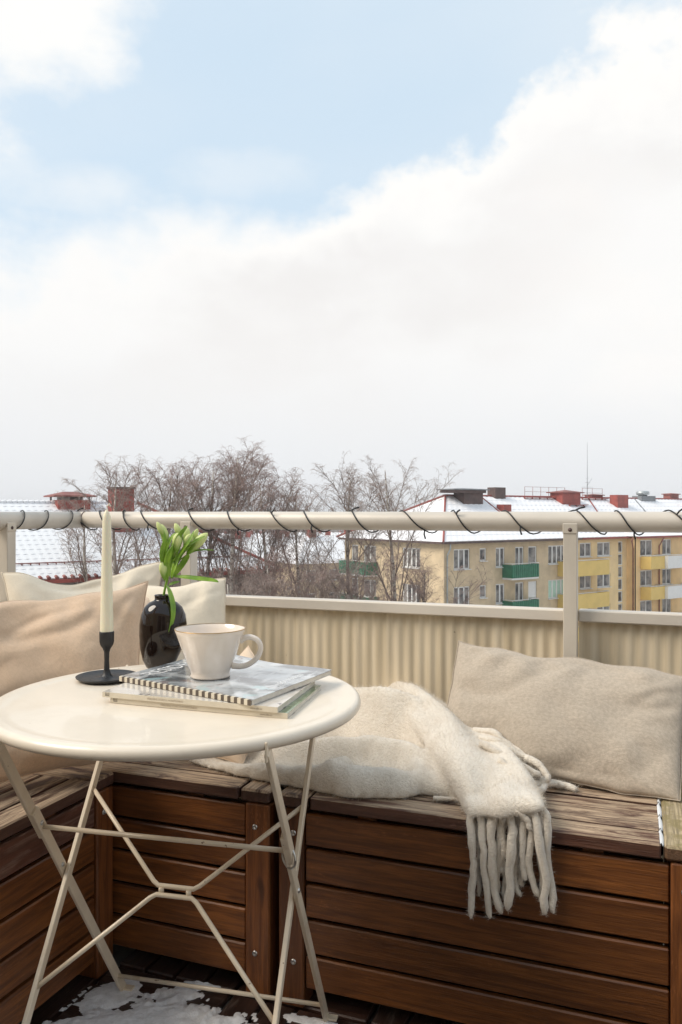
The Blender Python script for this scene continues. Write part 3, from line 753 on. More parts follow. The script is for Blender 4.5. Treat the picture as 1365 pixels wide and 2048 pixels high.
for mg, at_, th, o_txt in ((mg3, at3, T3, .30), (mg2, at2, T2, .27)):
    m = MB(); e0 = at_(0, 0, 0); e1 = at_(1, 0, 0); d = (e1-e0).normalized(); nrm = Vector((d.y, -d.x, 0))
    vs = [e0+nrm*.0012, e1+nrm*.0012, e1+nrm*.0012+Vector((0,0,th)), e0+nrm*.0012+Vector((0,0,th)), e0, e1, e1+Vector((0,0,th)), e0+Vector((0,0,th))]
    m.add(vs, [(0,1,2,3),(3,2,6,7),(0,4,5,1),(0,3,7,4),(1,5,6,2)]); m.build('spine', M['paper_warm'], mg)
    Lg = (e1-e0).length
    for tx, s_, sz in (('ELLE', .018, .0085), ('V\u00c4RLDENS ST\u00d6RSTA MODETIDNING', o_txt, .0050), ('www.elle.se', .855, .0052)):
        put_text(tx, sz, M['ink_soft'] if tx != 'ELLE' else M['ink'], mg, frame(e0+d*Lg*s_+nrm*.00135+Vector((0,0,.0028)), d, (0,0,1)), 'lettering', sx=.9 if tx != 'ELLE' else .55)
# striped spine of the top magazine
e0 = at1(0,0,0); e1 = at1(1,0,0); d = (e1-e0).normalized(); nrm = Vector((d.y, -d.x, 0)); Lg = (e1-e0).length; ns = 44
for k in range(ns):
    a = e0+d*Lg*k/ns; b_ = e0+d*Lg*(k+1)/ns
    if k == 0: ma, mbk = MB(), MB()
    tgt = ma if k % 2 == 0 else mbk
    zt = Vector((0,0,T1))
    vs = [a+nrm*.0014, b_+nrm*.0014, b_+nrm*.0014+zt, a+nrm*.0014+zt, b_+zt-nrm*.004+Vector((0,0,.0003)), a+zt-nrm*.004+Vector((0,0,.0003))]
    tgt.add(vs, [(0,1,2,3),(3,2,4,5)])
ma.build('spine', M['paper_warm'], mg1); mbk.build('spine_stripes', M['ink'], mg1)
tdir = (at1(0,1,0)-at1(0,0,0)).normalized()
put_text('RESIDENCE', .052, M['ink_white'], mg1, frame(at1(.17,.13,T1+.0010), tdir, -d), 'lettering', sx=.80)
put_text('SOMMAREN', .018, M['ink_white'], mg1, frame(at1(.955,.42,T1+.0030), tdir+Vector((0,0,.012)), -d), 'lettering', sx=.85)

# cup
zc = z3+T3+T2+.0012+T1+.0005
p = PZ(421, 1353, zc)
cp = empty('coffee_cup', p, R(20.49), 'large white porcelain cup with a thin gold rim standing on the magazines', 'cup')
m = MB(); cprof = [(0,.002),(.030,.002),(.034,0),(.0385,.0008),(.0392,.004),(.0375,.008),(.0405,.016),(.047,.032),(.0545,.052),(.0615,.072),(.0665,.086),(.0690,.0935),(.0683,.0945),(.0670,.0935),(.064,.084),(.055,.062),(.046,.042),(.036,.024),(.020,.016),(0,.015)]
m.lathe(cprof, 80); m.build('cup_body', M['cup'], cp)
m = MB(); m.lathe([(.0687,.0932),(.0692,.0938),(.0690,.0949),(.0680,.0952),(.0673,.0946)], 80); m.build('gold_rim', M['gilt'], cp)
hp = bez([(.0585,-.004,.070),(.066,-.004,.0755),(.080,-.005,.078),(.0945,-.006,.071),(.0995,-.006,.056),(.092,-.006,.038),(.076,-.005,.025),(.060,-.004,.021),(.043,-.004,.0225)], 6)
m = MB(); m.tube(hp, [.0052+.0012*abs(1-2*i/(len(hp)-1))**2 for i in range(len(hp))], 14); m.build('handle', M['cup'], cp)

# ------------------------------------------------------------------ cushions
def pillow(name, c, th, mat, label, seed=0, n=44, wr=.010, pinch=.07, chop=0, thb=None, seam=True, corner=0.0, sag=0.0):
    TL, TRc, BR, BL = [Vector(q) for q in c]; cen = (TL+TRc+BR+BL)/4; thb = thb or th*.6
    nrm = (BL-TL).cross(TRc-TL).normalized()
    if nrm.dot(Vector((0,0,EYE))-cen) < 0: nrm = -nrm
    wd = ((TRc-TL).length+(BR-BL).length)/2; ht = ((BL-TL).length+(BR-TRc).length)/2
    base = Vector((cen.x, cen.y, min(q.z for q in c)))
    def outline(s, t_):
        s2 = s*(1-pinch*(1-t_*t_)*(.55+.45*abs(s))*min(1, ht/wd*1.2)); t2 = t_*(1-pinch*(1-s*s)*(.55+.45*abs(t_)))
        a = (s2+1)/2; b_ = (t2+1)/2
        return TL.lerp(TRc, a).lerp(BL.lerp(BR, a), b_)+(BL-TL).normalized()*sag*math.exp(-((s+.15)/.5)**2)*max(0, -t_)**1.5
    def pt(s, t_, sgn):
        q = outline(s, t_)
        e = max(0, 1-abs(s)**2.6)*max(0, 1-abs(t_)**2.6)
        h = (th if sgn > 0 else thb)*e**.55
        x, y = s*wd/2, t_*ht/2
        ed = max(abs(s), abs(t_)); cr = (abs(s)*abs(t_))**1.5
        w_ = wr*(fbm(x*6+seed, y*6, seed, 3)*(.5+ed)+.55*math.sin((x+y*.3)*60+4*fbm(x*5, y*5, seed))*abs(t_)**4*(1-abs(s)**6)*.35
                 + .8*abs(fbm(x*9+seed*3, y*9, 5, 2))*cr)
        w_ += -.9*wr*math.exp(-((abs(s)-abs(t_))/.10)**2)*max(0, ed-.45)*1.2
        w_ -= wr*1.1*max(0, .30-abs(fbm(x*3.1+seed*2, y*6.5+x*2, 3.3, 2)))**1.5*4*(.4+.6*ed)
        w_ += wr*.55*math.sin(x*46+3*math.sin(x*9+seed)+y*9)*math.exp(-((t_+.72)/.20)**2)*max(0, math.sin(x*5.3+seed*1.3+.4))
        if chop: w_ -= chop*math.exp(-(s/.5)**2)*max(0, -t_)**2
        edge_n = .006*fbm(x*8+seed, y*8, 9, 3)*ed**4
        q = q+(TL-BL).normalized()*(edge_n*1.2+.004*math.sin(x*38+seed)*max(0, -t_)**6)+(TRc-TL).normalized()*edge_n*.6
        return q+nrm*sgn*(h+w_*min(1, e*3)) - base
    S = [math.sin(PI/2*(-1+2*i/n)) for i in range(n+1)]
    S = [.55*s+.45*(-1+2*i/n) for i, s in enumerate(S)]
    S[0], S[-1] = -1, 1
    r = empty(name, base, 0, label, 'cushion')
    m = MB(); F = [[pt(s, t_, 1) for s in S] for t_ in S]; Bk = [[pt(s, t_, -1) for s in S] for t_ in S]
    flip = (Vector(F[0][1])-Vector(F[0][0])).cross(Vector(F[1][0])-Vector(F[0][0])).dot(nrm) < 0
    m.grid(F, True, flip); m.grid(Bk, True, not flip); me = m.mesh('cushion_cover')
    b_ = bmesh.new(); b_.from_mesh(me); bmesh.ops.remove_doubles(b_, verts=b_.verts, dist=.0004); bmesh.ops.recalc_face_normals(b_, faces=b_.faces); b_.to_mesh(me); b_.free()
    for pl in me.polygons: pl.use_smooth = True
    o = link('cushion_cover', me, mat, r); ss = o.modifiers.new('sub', 'SUBSURF'); ss.levels = 1; ss.render_levels = 1
    if seam:
        per = F[0]+[row[-1] for row in F[1:]]+F[-1][::-1][1:]+[row[0] for row in F[::-1][1:]]
        m = MB(); m.tube(per, .0014, 6); m.build('seam', mat, r)
    return r
pillow('linen_cushion', [C2(.306,2.080,.758), C2(.828,1.885,.710), PZ(1360,1603,.474), PZ(862,1532,.476)], .062, M['linen_beige'],
       'oblong oatmeal linen cushion leaning on the corrugated panel at the right', 1.3, pinch=.04, chop=.014, wr=.014)
pillow('tan_cushion', [C2(-.955,1.87,.880), C2(-.520,2.150,.905), C2(-.470,1.930,.495), C2(-.90,1.66,.475)], .085, M['linen_tan'],
       'big tan linen cushion leaning in front of the others at the left edge', 4.1, pinch=.09, wr=.022, chop=.02)
pillow('cream_cushion', [C2(-.953,2.235,.930), C2(-.548,2.47,.945), C2(-.50,2.27,.50), C2(-.86,2.05,.50)], .07, M['cotton_cream'],
       'cream cushion with piped edge, behind the tan one in the railing corner', 7.7, pinch=.12, wr=.014, chop=.03, sag=.028)
pillow('blush_cushion', [C2(-.745,2.12,.864), C2(-.50,2.27,.872), C2(-.47,2.15,.50), C2(-.72,2.00,.50)], .045, M['cotton_blush'],
       'pale blush cushion, only its top edge showing above the tan one', 2.2, pinch=.06, wr=.008)
pillow('cream_cushion', [C2(-.582,2.26,.882), C2(-.337,2.33,.906), C2(-.30,2.16,.50), C2(-.56,2.06,.50)], .06, M['cotton_cream'],
       'cream cushion standing behind the black vase and the cup', 5.3, pinch=.05, wr=.008)
pillow('low_cushion', [C2(-.245,2.13,.740), C2(-.165,1.985,.620), C2(-.235,1.90,.49), C2(-.47,2.05,.50)], .035, M['cotton_blush'],
       'slumped pale cushion whose corner shows through the handle of the cup', 9.1, pinch=.05, wr=.006)

# ------------------------------------------------------------------ mohair blanket
bl_o = PZ(800, 1580, BH)
blk = empty('mohair_blanket', (bl_o.x, bl_o.y, BH), 0, 'fluffy cream mohair blanket with thick tassels draped over the right bench', 'blanket')
def up_(px, py, zz): q = PZ(px, py, zz); return q
ridges = []     # polyline of (u,v,height), width
def RP(lst, wd): ridges.append(([(PZ(a, b_, BH+h), h) for a, b_, h in lst], wd))
RP([(380,1530,.014),(470,1527,.035),(580,1530,.055),(700,1534,.060),(790,1540,.056),(850,1553,.040),(905,1575,.026)], .055)     # front lobe
RP([(420,1500,.03),(560,1490,.06),(660,1475,.082),(740,1468,.090),(810,1478,.086),(860,1508,.070),(905,1545,.05)], .034)     # middle fold
RP([(540,1410,.05),(640,1388,.13),(720,1372,.165),(775,1375,.172),(830,1398,.150),(860,1440,.12)], .050)     # back hump
RP([(600,1560,.03),(640,1535,.066),(690,1512,.062)], .030)
RP([(800,1500,.05),(842,1534,.052),(868,1570,.035)], .022)
base_poly = [PZ(a, b_, BH) for a, b_ in ((385,1528),(470,1552),(560,1570),(700,1598),(800,1600),(850,1590),(930,1604),(1040,1590),(1000,1500),(900,1440),(800,1420),(560,1430),(430,1490))]
def seg_d(p, a, b_):
    ab = b_-a; t_ = max(0, min(1, (p-a).dot(ab)/max(1e-9, ab.dot(ab)))); return (p-(a+ab*t_)).length, t_
def inpoly_d(x, y):
    p = Vector((x, y)); n = len(base_poly); ins_ = False; dm = 9
    for i in range(n):
        a = base_poly[i].to_2d(); b_ = base_poly[(i+1) % n].to_2d(); d_, _ = seg_d(p, a, b_); dm = min(dm, d_)
        if (a.y > y) != (b_.y > y) and x < (b_.x-a.x)*(y-a.y)/(b_.y-a.y)+a.x: ins_ = not ins_
    return dm if ins_ else -dm
def bh(x, y):
    hs = []
    for pl, wd in ridges:
        best = (9, 0)
        p = Vector((x, y))
        for i in range(len(pl)-1):
            d_, t_ = seg_d(p, pl[i][0].to_2d(), pl[i+1][0].to_2d())
            if d_ < best[0]: best = (d_, pl[i][1]*(1-t_)+pl[i+1][1]*t_)
        hs.append(best[1]*math.exp(-(best[0]/wd)**2.0))
    k = 95; s = sum(math.exp(k*h) for h in hs); h = math.log(s/len(hs))/k
    dd = inpoly_d(x, y); e = max(0, min(1, (dd+.012)/.035)); e = math.sqrt(1-(1-e)**2)
    n_ = .010*fbm(x*7, y*9, 2)+.0035*fbm(x*22, y*22, 4)
    return (max(.012, h+.016)+n_)*e
x0, x1, y0, y1 = -1.15, .06, 1.60, 2.10; st_ = .0085
nx = int((x1-x0)/st_); ny = int((y1-y0)/st_)
vs = []; fs = []; Hh = {}
for i in range(nx+1):
    for j in range(ny+1):
        Hh[i, j] = bh(x0+i*st_, y0+j*st_)
cells = [(i, j) for i in range(nx) for j in range(ny) if min(Hh[i,j], Hh[i+1,j], Hh[i,j+1], Hh[i+1,j+1]) > .001]
cs = set(cells); top = {}; bot = {}
def vid(dct, k, z):
    if k not in dct: dct[k] = len(vs); vs.append((x0+k[0]*st_, y0+k[1]*st_, z))
    return dct[k]
for i, j in cells:
    q = ((i,j),(i+1,j),(i+1,j+1),(i,j+1))
    fs.append(tuple(vid(top, k, BH+.004+Hh[k]) for k in q)); fs.append(tuple(vid(bot, k, BH+.002) for k in reversed(q)))
    for a, b_, nb in ((0,1,(i,j-1)),(1,2,(i+1,j)),(2,3,(i,j+1)),(3,0,(i-1,j))):
        if nb not in cs: fs.append((top[q[b_]], top[q[a]], bot[q[a]], bot[q[b_]]))
mb = MB(); mb.add(vs, fs)
# the folded band that comes over the pile and hangs across the front edge: (left px,py)-(right px,py), height
band = [((735,1400),(800,1392),.105),((775,1405),(862,1404),.150),((812,1436),(915,1432),.138),((845,1478),(958,1462),.112),((874,1522),(1000,1498),.085),
        ((900,1562),(1040,1540),.060),((918,1590),(1068,1574),.040),((927,1610),(1082,1594),.026)]
rows = []
for (l, r_, h) in band:
    a = PZ(*l, BH+h*.78); b_ = PZ(*r_, BH+h*.78); rows.append((a, b_, .040))
# over the edge: hang at v just in front of the bench
ev = 1.600
a = PV(934, 1618, ev); b_ = PV(1090, 1606, ev); rows.append((a, b_, .022))
a = PV(938, 1636, ev-.006); b_ = PV(1094, 1622, ev-.006); rows.append((a, b_, .012))
# densify
def cr(P, n):
    out = []; Q = [P[0]]+P+[P[-1]]
    for i in range(1, len(Q)-2):
        for j in range(n):
            t_ = j/n
            f = lambda a_, b__, c__, d_: .5*((2*b__)+(c__-a_)*t_+(2*a_-5*b__+4*c__-d_)*t_**2+(3*b__-a_-3*c__+d_)*t_**3)
            out.append(tuple(f(Q[i-1][k], Q[i][k], Q[i+1][k], Q[i+2][k]) for k in range(3)))
    return out+[P[-1]]
D = cr(rows, 6); nb_ = len(D); rings = []; NS = 40
for i, (a, b_, tk) in enumerate(D):
    c_ = (a+b_)/2; sdir = (b_-a)/2
    fw = (((D[min(nb_-1, i+1)][0]+D[min(nb_-1, i+1)][1])-(D[max(0, i-1)][0]+D[max(0, i-1)][1]))).normalized()
    ref = Vector((.12, -.62, .78)); up = (ref-fw*ref.dot(fw)); up = (up-sdir.normalized()*up.dot(sdir.normalized())).normalized()
    ring = []
    for k in range(NS):
        th = 2*PI*k/NS; cx = math.cos(th); sy = math.sin(th)
        x = math.copysign(abs(cx)**.8, cx); y = math.copysign(abs(sy)**.8, sy)
        q = c_+sdir*x+up*(tk*y*(1.0 if y > 0 else .8)*(1+.25*math.sin(x*4+i*.15)))
        q += up*.004*fbm(q.x*14, q.y*14, q.z*14)+up*(.0035*math.sin(x*7+1+i*.03)*min(1, i/12) if y > 0 else 0)
        ring.append(q)
    rings.append(ring)
vs = [q for r_ in rings for q in r_]; fs = [(i*NS+k, i*NS+(k+1) % NS, (i+1)*NS+(k+1) % NS, (i+1)*NS+k) for i in range(nb_-1) for k in range(NS)]
fs += [tuple(reversed(range(NS))), tuple((nb_-1)*NS+k for k in range(NS))]
mb.add(vs, fs)
me = mb.mesh('blanket_cloth'); bm_ = bmesh.new(); bm_.from_mesh(me); bmesh.ops.recalc_face_normals(bm_, faces=bm_.faces); bm_.to_mesh(me); bm_.free()
tmp = bpy.data.objects.new('tmp', me); COL.objects.link(tmp)
rm = tmp.modifiers.new('r', 'REMESH'); rm.mode = 'VOXEL'; rm.voxel_size = .0048; rm.use_smooth_shade = True
sm = tmp.modifiers.new('s', 'SMOOTH'); sm.factor = .6; sm.iterations = 10
dg = bpy.context.evaluated_depsgraph_get(); dg.update()
me2 = bpy.data.meshes.new_from_object(tmp.evaluated_get(dg)); bpy.data.objects.remove(tmp)
me2.transform(Matrix.Translation(-Vector(blk.location))); me2.materials.clear()
for pl in me2.polygons: pl.use_smooth = True
cloth = link('blanket_cloth', me2, M['mohair'], blk)
# tassels
def tassel(pts, r0, seed):
    random.seed(seed); c = bez(pts, 5); n = len(c); L0 = Vector(blk.location); rad = []; P = []
    for i, q in enumerate(c):
        s_ = i/(n-1); wob = Vector((fbm(seed*1.7, s_*3.5), fbm(seed*2.3, s_*3.5, 3)*.4, 0))*.0085*min(1, s_*4)
        rad.append(r0*(1.05-.20*s_)*(1+.09*math.sin(s_*17+seed)+.05*math.sin(s_*41+seed*2))*(1 if s_ < .97 else .6)); P.append(q+wob-L0)
    P.append(P[-1]+(P[-1]-P[-2]).normalized()*r0*.5); rad.append(r0*.25)
    m = MB(); m.tube(P, rad, 10); TAS.append((P, rad)); return m.build('tassel', M['mohair'], blk)
TAS = []
front_t = [((943,1628),(944,1700),(945,1765),(948,1832),6.8,0), ((962,1628),(968,1700),(970,1770),(976,1832),6.8,0), ((985,1625),(988,1690),(986,1760),(1001,1822),8.0,0),
           ((1003,1622),(1009,1690),(1003,1720),(1003,1745),6.2,.008), ((1020,1620),(1025,1690),(1022,1760),(1014,1816),8.0,-.006), ((1036,1612),(1034,1690),(1030,1760),(1040,1790),5.2,.010),
           ((1048,1622),(1047,1690),(1048,1730),(1047,1756),6.0,0), ((1034,1614),(1042,1624),(1055,1642),(1058,1656),5.8,-.012), ((1064,1612),(1062,1680),(1065,1740),(1071,1788),6.6,.004),
           ((1052,1608),(1073,1650),(1088,1740),(1092,1826),7.6,-.004), ((1076,1604),(1092,1644),(1100,1740),(1106,1822),6.8,.004), ((1012,1620),(1004,1690),(1010,1750),(1018,1780),5.0,.014),
           ((953,1626),(958,1690),(955,1740),(962,1790),4.6,.016), ((994,1624),(996,1690),(995,1770),(988,1806),5.4,.012), ((1027,1618),(1016,1690),(1014,1760),(1008,1798),5.0,.018), ((1080,1608),(1078,1680),(1083,1750),(1080,1800),4.8,.014), ((1056,1614),(1056,1670),(1040,1740),(1044,1770),4.8,.018)]
for i, (a, b_, c_, d, r_, dv) in enumerate(front_t):
    v0 = ev-.004+dv
    tassel([PV(a[0], a[1]-8, v0+.024), PV(a[0], a[1]+6, v0+.006), PV(*b_, v0-.002), PV(*c_, v0+.004), PV(*d, v0+.004)], r_*1.16*1.62/1594, i+1)
back_t = [[(948,1462,1.90),(985,1464,1.885),(1008,1482,1.875),(1040,1505,1.87),(1062,1518,1.865)],
          [(960,1476,1.86),(990,1482,1.85),(1018,1495,1.85),(1060,1520,1.85)],
          [(960,1485,1.80),(1000,1505,1.80),(1045,1532,1.80),(1078,1552,1.80)],
          [(1050,1515,1.84),(1080,1530,1.83),(1093,1552,1.82),(1085,1566,1.81),(1062,1572,1.80)],
          [(1070,1522,1.89),(1085,1530,1.89),(1110,1546,1.885),(1140,1555,1.885),(1170,1567,1.885)],
          [(1080,1558,1.85),(1110,1567,1.85),(1135,1572,1.85),(1156,1580,1.85)],
          [(1060,1592,1.75),(1068,1588,1.76),(1085,1580,1.79),(1098,1568,1.82),(1112,1566,1.84)],
          [(1000,1520,1.76),(1030,1545,1.75),(1058,1566,1.74),(1066,1580,1.74)]]
for i, lst in enumerate(back_t): tassel([PV(*q) for q in lst], .0082, 40+i)
for i, lst in enumerate([[(868,1596,.007),(885,1597,.007),(905,1598,.007),(925,1600,.008)]]):
    tassel([PZ(a, b_, BH+h) for a, b_, h in lst], .005, 60+i)
# fuzz: very fine fibres standing off the cloth and tassels
nv = len(me2.vertices); co_ = np.empty(nv*3); me2.vertices.foreach_get('co', co_); co_ = co_.reshape(-1, 3)
no_ = np.empty(nv*3); me2.vertices.foreach_get('normal', no_); no_ = no_.reshape(-1, 3)
okv = np.where(co_[:, 2] > .004-.3)[0]; rng = np.random.default_rng(5)
nh = 120000; pick = rng.choice(okv, nh); 
base = co_[pick]+rng.normal(0, .0025, (nh, 3)); nr = no_[pick]
tp = []; tn = []
for P, rad in TAS:
    for q in range(700):
        i = int(rng.integers(0, len(P)-1)); s_ = rng.random(); c_ = P[i].lerp(P[i+1], s_); ax = (P[i+1]-P[i]).normalized()
        dv = Vector(rng.normal(0, 1, 3)); dv = (dv-ax*dv.dot(ax)).normalized(); tp.append(c_+dv*rad[i]*.9); tn.append(dv)
base = np.vstack([base, np.array(tp)]); nr = np.vstack([nr, np.array(tn)]); nh = len(base)
dirs = nr*.8+rng.normal(0, .55, (nh, 3)); dirs /= np.linalg.norm(dirs, axis=1)[:, None]
ln = rng.uniform(.0035, .011, (nh, 1)); sd = np.cross(dirs, rng.normal(0, 1, (nh, 3))); sd /= np.linalg.norm(sd, axis=1)[:, None]
hw_ = .00022
V = np.stack([base-nr*.002-sd*hw_, base-nr*.002+sd*hw_, base+dirs*ln], 1).reshape(-1, 3)
mef = bpy.data.meshes.new('fuzz'); mef.from_pydata(V.tolist(), [], np.arange(nh*3).reshape(-1, 3).tolist())
fz = link('fuzz', mef, M['mohair'], blk); fz['kind'] = 'stuff'
random.seed(11)

# ------------------------------------------------------------------ far buildings
def wall_holes(m, x0, x1, z0, z1, holes, y=0, dep=.12, axis='x'):
    xs = sorted({x0, x1, *[h[0] for h in holes], *[h[1] for h in holes]}); zs = sorted({z0, z1, *[h[2] for h in holes], *[h[3] for h in holes]})
    def T_(x, yy, z): return (x, yy, z) if axis == 'x' else (yy, x, z)
    for i in range(len(xs)-1):
        for j in range(len(zs)-1):
            cx, cz = (xs[i]+xs[i+1])/2, (zs[j]+zs[j+1])/2
            if any(h[0] < cx < h[1] and h[2] < cz < h[3] for h in holes): continue
            m.add([T_(xs[i],y,zs[j]), T_(xs[i+1],y,zs[j]), T_(xs[i+1],y,zs[j+1]), T_(xs[i],y,zs[j+1])], [(0,1,2,3)])
    for a, b_, c_, d in holes:
        q = [(a,c_),(b_,c_),(b_,d),(a,d)]
        for k in range(4):
            p1, p2 = q[k], q[(k+1) % 4]
            m.add([T_(p1[0],y,p1[1]), T_(p2[0],y,p2[1]), T_(p2[0],y+dep,p2[1]), T_(p1[0],y+dep,p1[1])], [(0,1,2,3)])
WM = {}
def window(parent, x, z0, z1, wd, nm, y=0, axis='x', fm='frame_white', gm='glass', sill=True):
    h = z1-z0; k = (round(wd,2), round(h,2), nm, fm, gm, sill)
    if k not in WM:
        m = MB(); f = .09
        m.box(-wd/2, wd/2, 0, .06, 0, f); m.box(-wd/2, wd/2, 0, .06, h-f, h); m.box(-wd/2, -wd/2+f, 0, .06, f, h-f); m.box(wd/2-f, wd/2, 0, .06, f, h-f)
        for i in range(1, nm): xx = -wd/2+wd*i/nm; m.box(xx-.065, xx+.065, -.005, .055, f, h-f)
        if sill: m.box(-wd/2-.06, wd/2+.06, -.20, .0, -.05, .0)
        a = m.mesh('window'); a.materials.append(M[fm])
        m = MB(); m.box(-wd/2+f*.5, wd/2-f*.5, .03, .045, f*.5, h-f*.5); b_ = m.mesh('pane'); b_.materials.append(M[gm]); WM[k] = (a, b_)
    a, b_ = WM[k]
    o = bpy.data.objects.new('window', a); COL.objects.link(o); o.parent = parent
    g = bpy.data.objects.new('pane', b_); COL.objects.link(g); g.parent = o
    if axis == 'x': o.location = (x, y+.06, z0)
    else: o.location = (y+.06, x, z0); o.rotation_euler = (0, 0, -PI/2)
    return o
ang = math.atan2(.585, .81)
GD = 15.0
def bld(name, X, Y, an, label):
    q = C2(X, Y, GZ); return empty(name, q, an+R(20.49), label, 'building')
CX, CY = 7.35, 57.0
ca, sa = math.cos(ang), math.sin(ang)
def t_of(px, y=0):   # local x where image column px meets local depth y
    a = (px-682.5)/1594; X0 = CX-sa*y; Y0 = CY+ca*y
    return (a*Y0-X0)/(ca-a*sa)
def z_at(py, t_, y=0): return GD-(py-1024)/1594*(CY+sa*t_+ca*y)
ab = bld('apartment_building', CX, CY, ang, 'beige plastered apartment building with green balconies and a snowy hipped roof')
rowz = [(-4.18-2.75*k+GD, -2.69-2.75*k+GD) for k in range(5)]
Lb = t_of(1157)-.1; ZE = GD-2.12
wins = [(908,940,3,0),(960,973,1,1),(992,1010,2,0),(1031,1048,2,0),(1057,1074,1,2),(1097,1132,4,0),(1133,1150,2,0)]
holes = []; wl = []
for k, (za, zb) in enumerate(rowz):
    for a, b_, n, kd in wins:
        xa, xb = t_of(a), t_of(b_); z0_ = za
        if kd == 1: z0_ = zb-.95
        if kd == 2: z0_ = za-.75
        holes.append((xa, xb, z0_, zb)); wl.append((xa, xb, z0_, zb, n, k, kd))
m = MB(); wall_holes(m, 0, Lb, 0, ZE, holes)
lh = []
for k, (za, zb) in enumerate(rowz):
    for c_, w2, n in ((3.55, 2.0, 4), (8.6, 1.6, 2), (10.6, .9, 1)): lh.append((c_-w2/2, c_+w2/2, za-(.75 if n == 1 else 0), zb, n))
wall_holes(m, 0, 12, 0, ZE, [h[:4] for h in lh], 0, .12, 'y')
m.box(.13, Lb, 11.9, 12, 0, ZE); m.build('wall', M['plaster_beige'], ab)
m = MB(); m.box(.14, Lb-.1, .14, 11.8, .1, ZE-.1); m.build('interior_core', M['dark'], ab)
for xa, xb, z0_, z1_, n, k, kd in wl:
    mint = (k == 1 and xa > t_of(1090))
    window(ab, (xa+xb)/2, z0_, z1_, xb-xa, n, fm='frame_white', gm='frame_mint' if mint else ('frame_white' if (kd == 2 and k == 1) else 'glass'), sill=kd != 2)
for h in lh: window(ab, (h[0]+h[1])/2, h[2], h[3], h[1]-h[0], h[4], axis='y')
def balcony(parent, x0, x1, z, y0=0, dep=1.1, panel='green_panel', ribs=True, h=.98, axis='x', name='balcony', slabm='frame_white', zpan=None):
    r = bpy.data.objects.new(name, None); COL.objects.link(r); r.parent = parent
    if axis == 'x': r.location = (x0, y0, z)
    else: r.location = (y0, x1, z); r.rotation_euler = (0, 0, -PI/2)
    W = x1-x0; m = MB(); m.box(0, W, -dep, 0, -.16, 0); m.build('floor_slab', M[slabm], r)
    m = MB()
    if ribs:
        n = int(W/.20)
        for i in range(n): m.box(W*i/n+.02, W*(i+1)/n-.02, -dep-.05, -dep-.01, -.02, h)
        m.box(0, W, -dep-.012, -dep+.01, -.02, h); m.box(-.02, .02, -dep, -.02, -.02, h); m.box(W-.02, W+.02, -dep, -.02, -.02, h)
    else:
        m.box(-.03, W+.03, -dep-.05, -dep, -.2, h); m.box(-.03, .03, -dep, -.02, -.2, h); m.box(W-.03, W+.03, -dep, -.02, -.2, h)
    m.build('balcony_panel', M[panel], r)
    m = MB(); m.tube([(0,-.05,h+.08),(0,-dep-.02,h+.08),(W,-dep-.02,h+.08),(W,-.05,h+.08)], .025, 5)
    for xx in np.linspace(0, W, 4): m.tube([(xx,-dep-.02,h-.02),(xx,-dep-.02,h+.08)], .02, 4)
    m.build('balcony_rail', M['frame_white'], r); return r
for k in range(4):
    balcony(ab, t_of(1025,-1.0), t_of(1078,-1.0), rowz[k][0]-.78, dep=1.0)
for k in range(4): balcony(ab, 7.6, 11.4, rowz[k][0]-.78, axis='y', dep=1.0)
# gutter and downpipe
m = MB(); m.box(-.45, Lb, -.50, -.34, ZE-.16, ZE); m.box(-.50, -.34, -.33, 12.3, ZE-.16, ZE); m.box(-.34, Lb, -.34, .02, ZE-.06, ZE-.01); m.build('gutter', M['brown_metal'], ab)
m = MB(); m.tube([(.25,-.42,ZE-.1),(.25,-.42,ZE-.5),(.25,-.10,ZE-1.0),(.25,-.10,.2)], .06, 6); m.build('downpipe', M['silver'], ab)
# roof
RH = 3.45; Lr = t_of(1365)+12
def roof(parent, x0, x1, d0, d1, ze, rh, hip0, hip1, mat, ov=.5, step=.34, nrow=0):
    xa, xb, ya, yb = x0-ov, x1+ov, d0-ov, d1+ov; ym = (ya+yb)/2; m = MB()
    r0 = (xa+(hip0 if hip0 else 0), ym, ze+rh); r1 = (xb-(hip1 if hip1 else 0), ym, ze+rh)
    A, B, C_, D_ = (xa,ya,ze), (xb,ya,ze), (xb,yb,ze), (xa,yb,ze)
    m.add([A, B, r1, r0], [(0,1,2,3)]); m.add([B, C_, r1], [(0,1,2)]); m.add([C_, D_, r0, r1], [(0,1,2,3)]); m.add([D_, A, r0], [(0,1,2)]); m.add([A,B,C_,D_], [(3,2,1,0)])
    return m.build('roof', mat, parent), A, B, C_, D_, Vector(r0), Vector(r1)
rf, A_, B_, C__, D__, r0, r1 = roof(ab, 0, Lr, 0, 12, ZE, RH, 6.3, 0, M['roof_snow'])
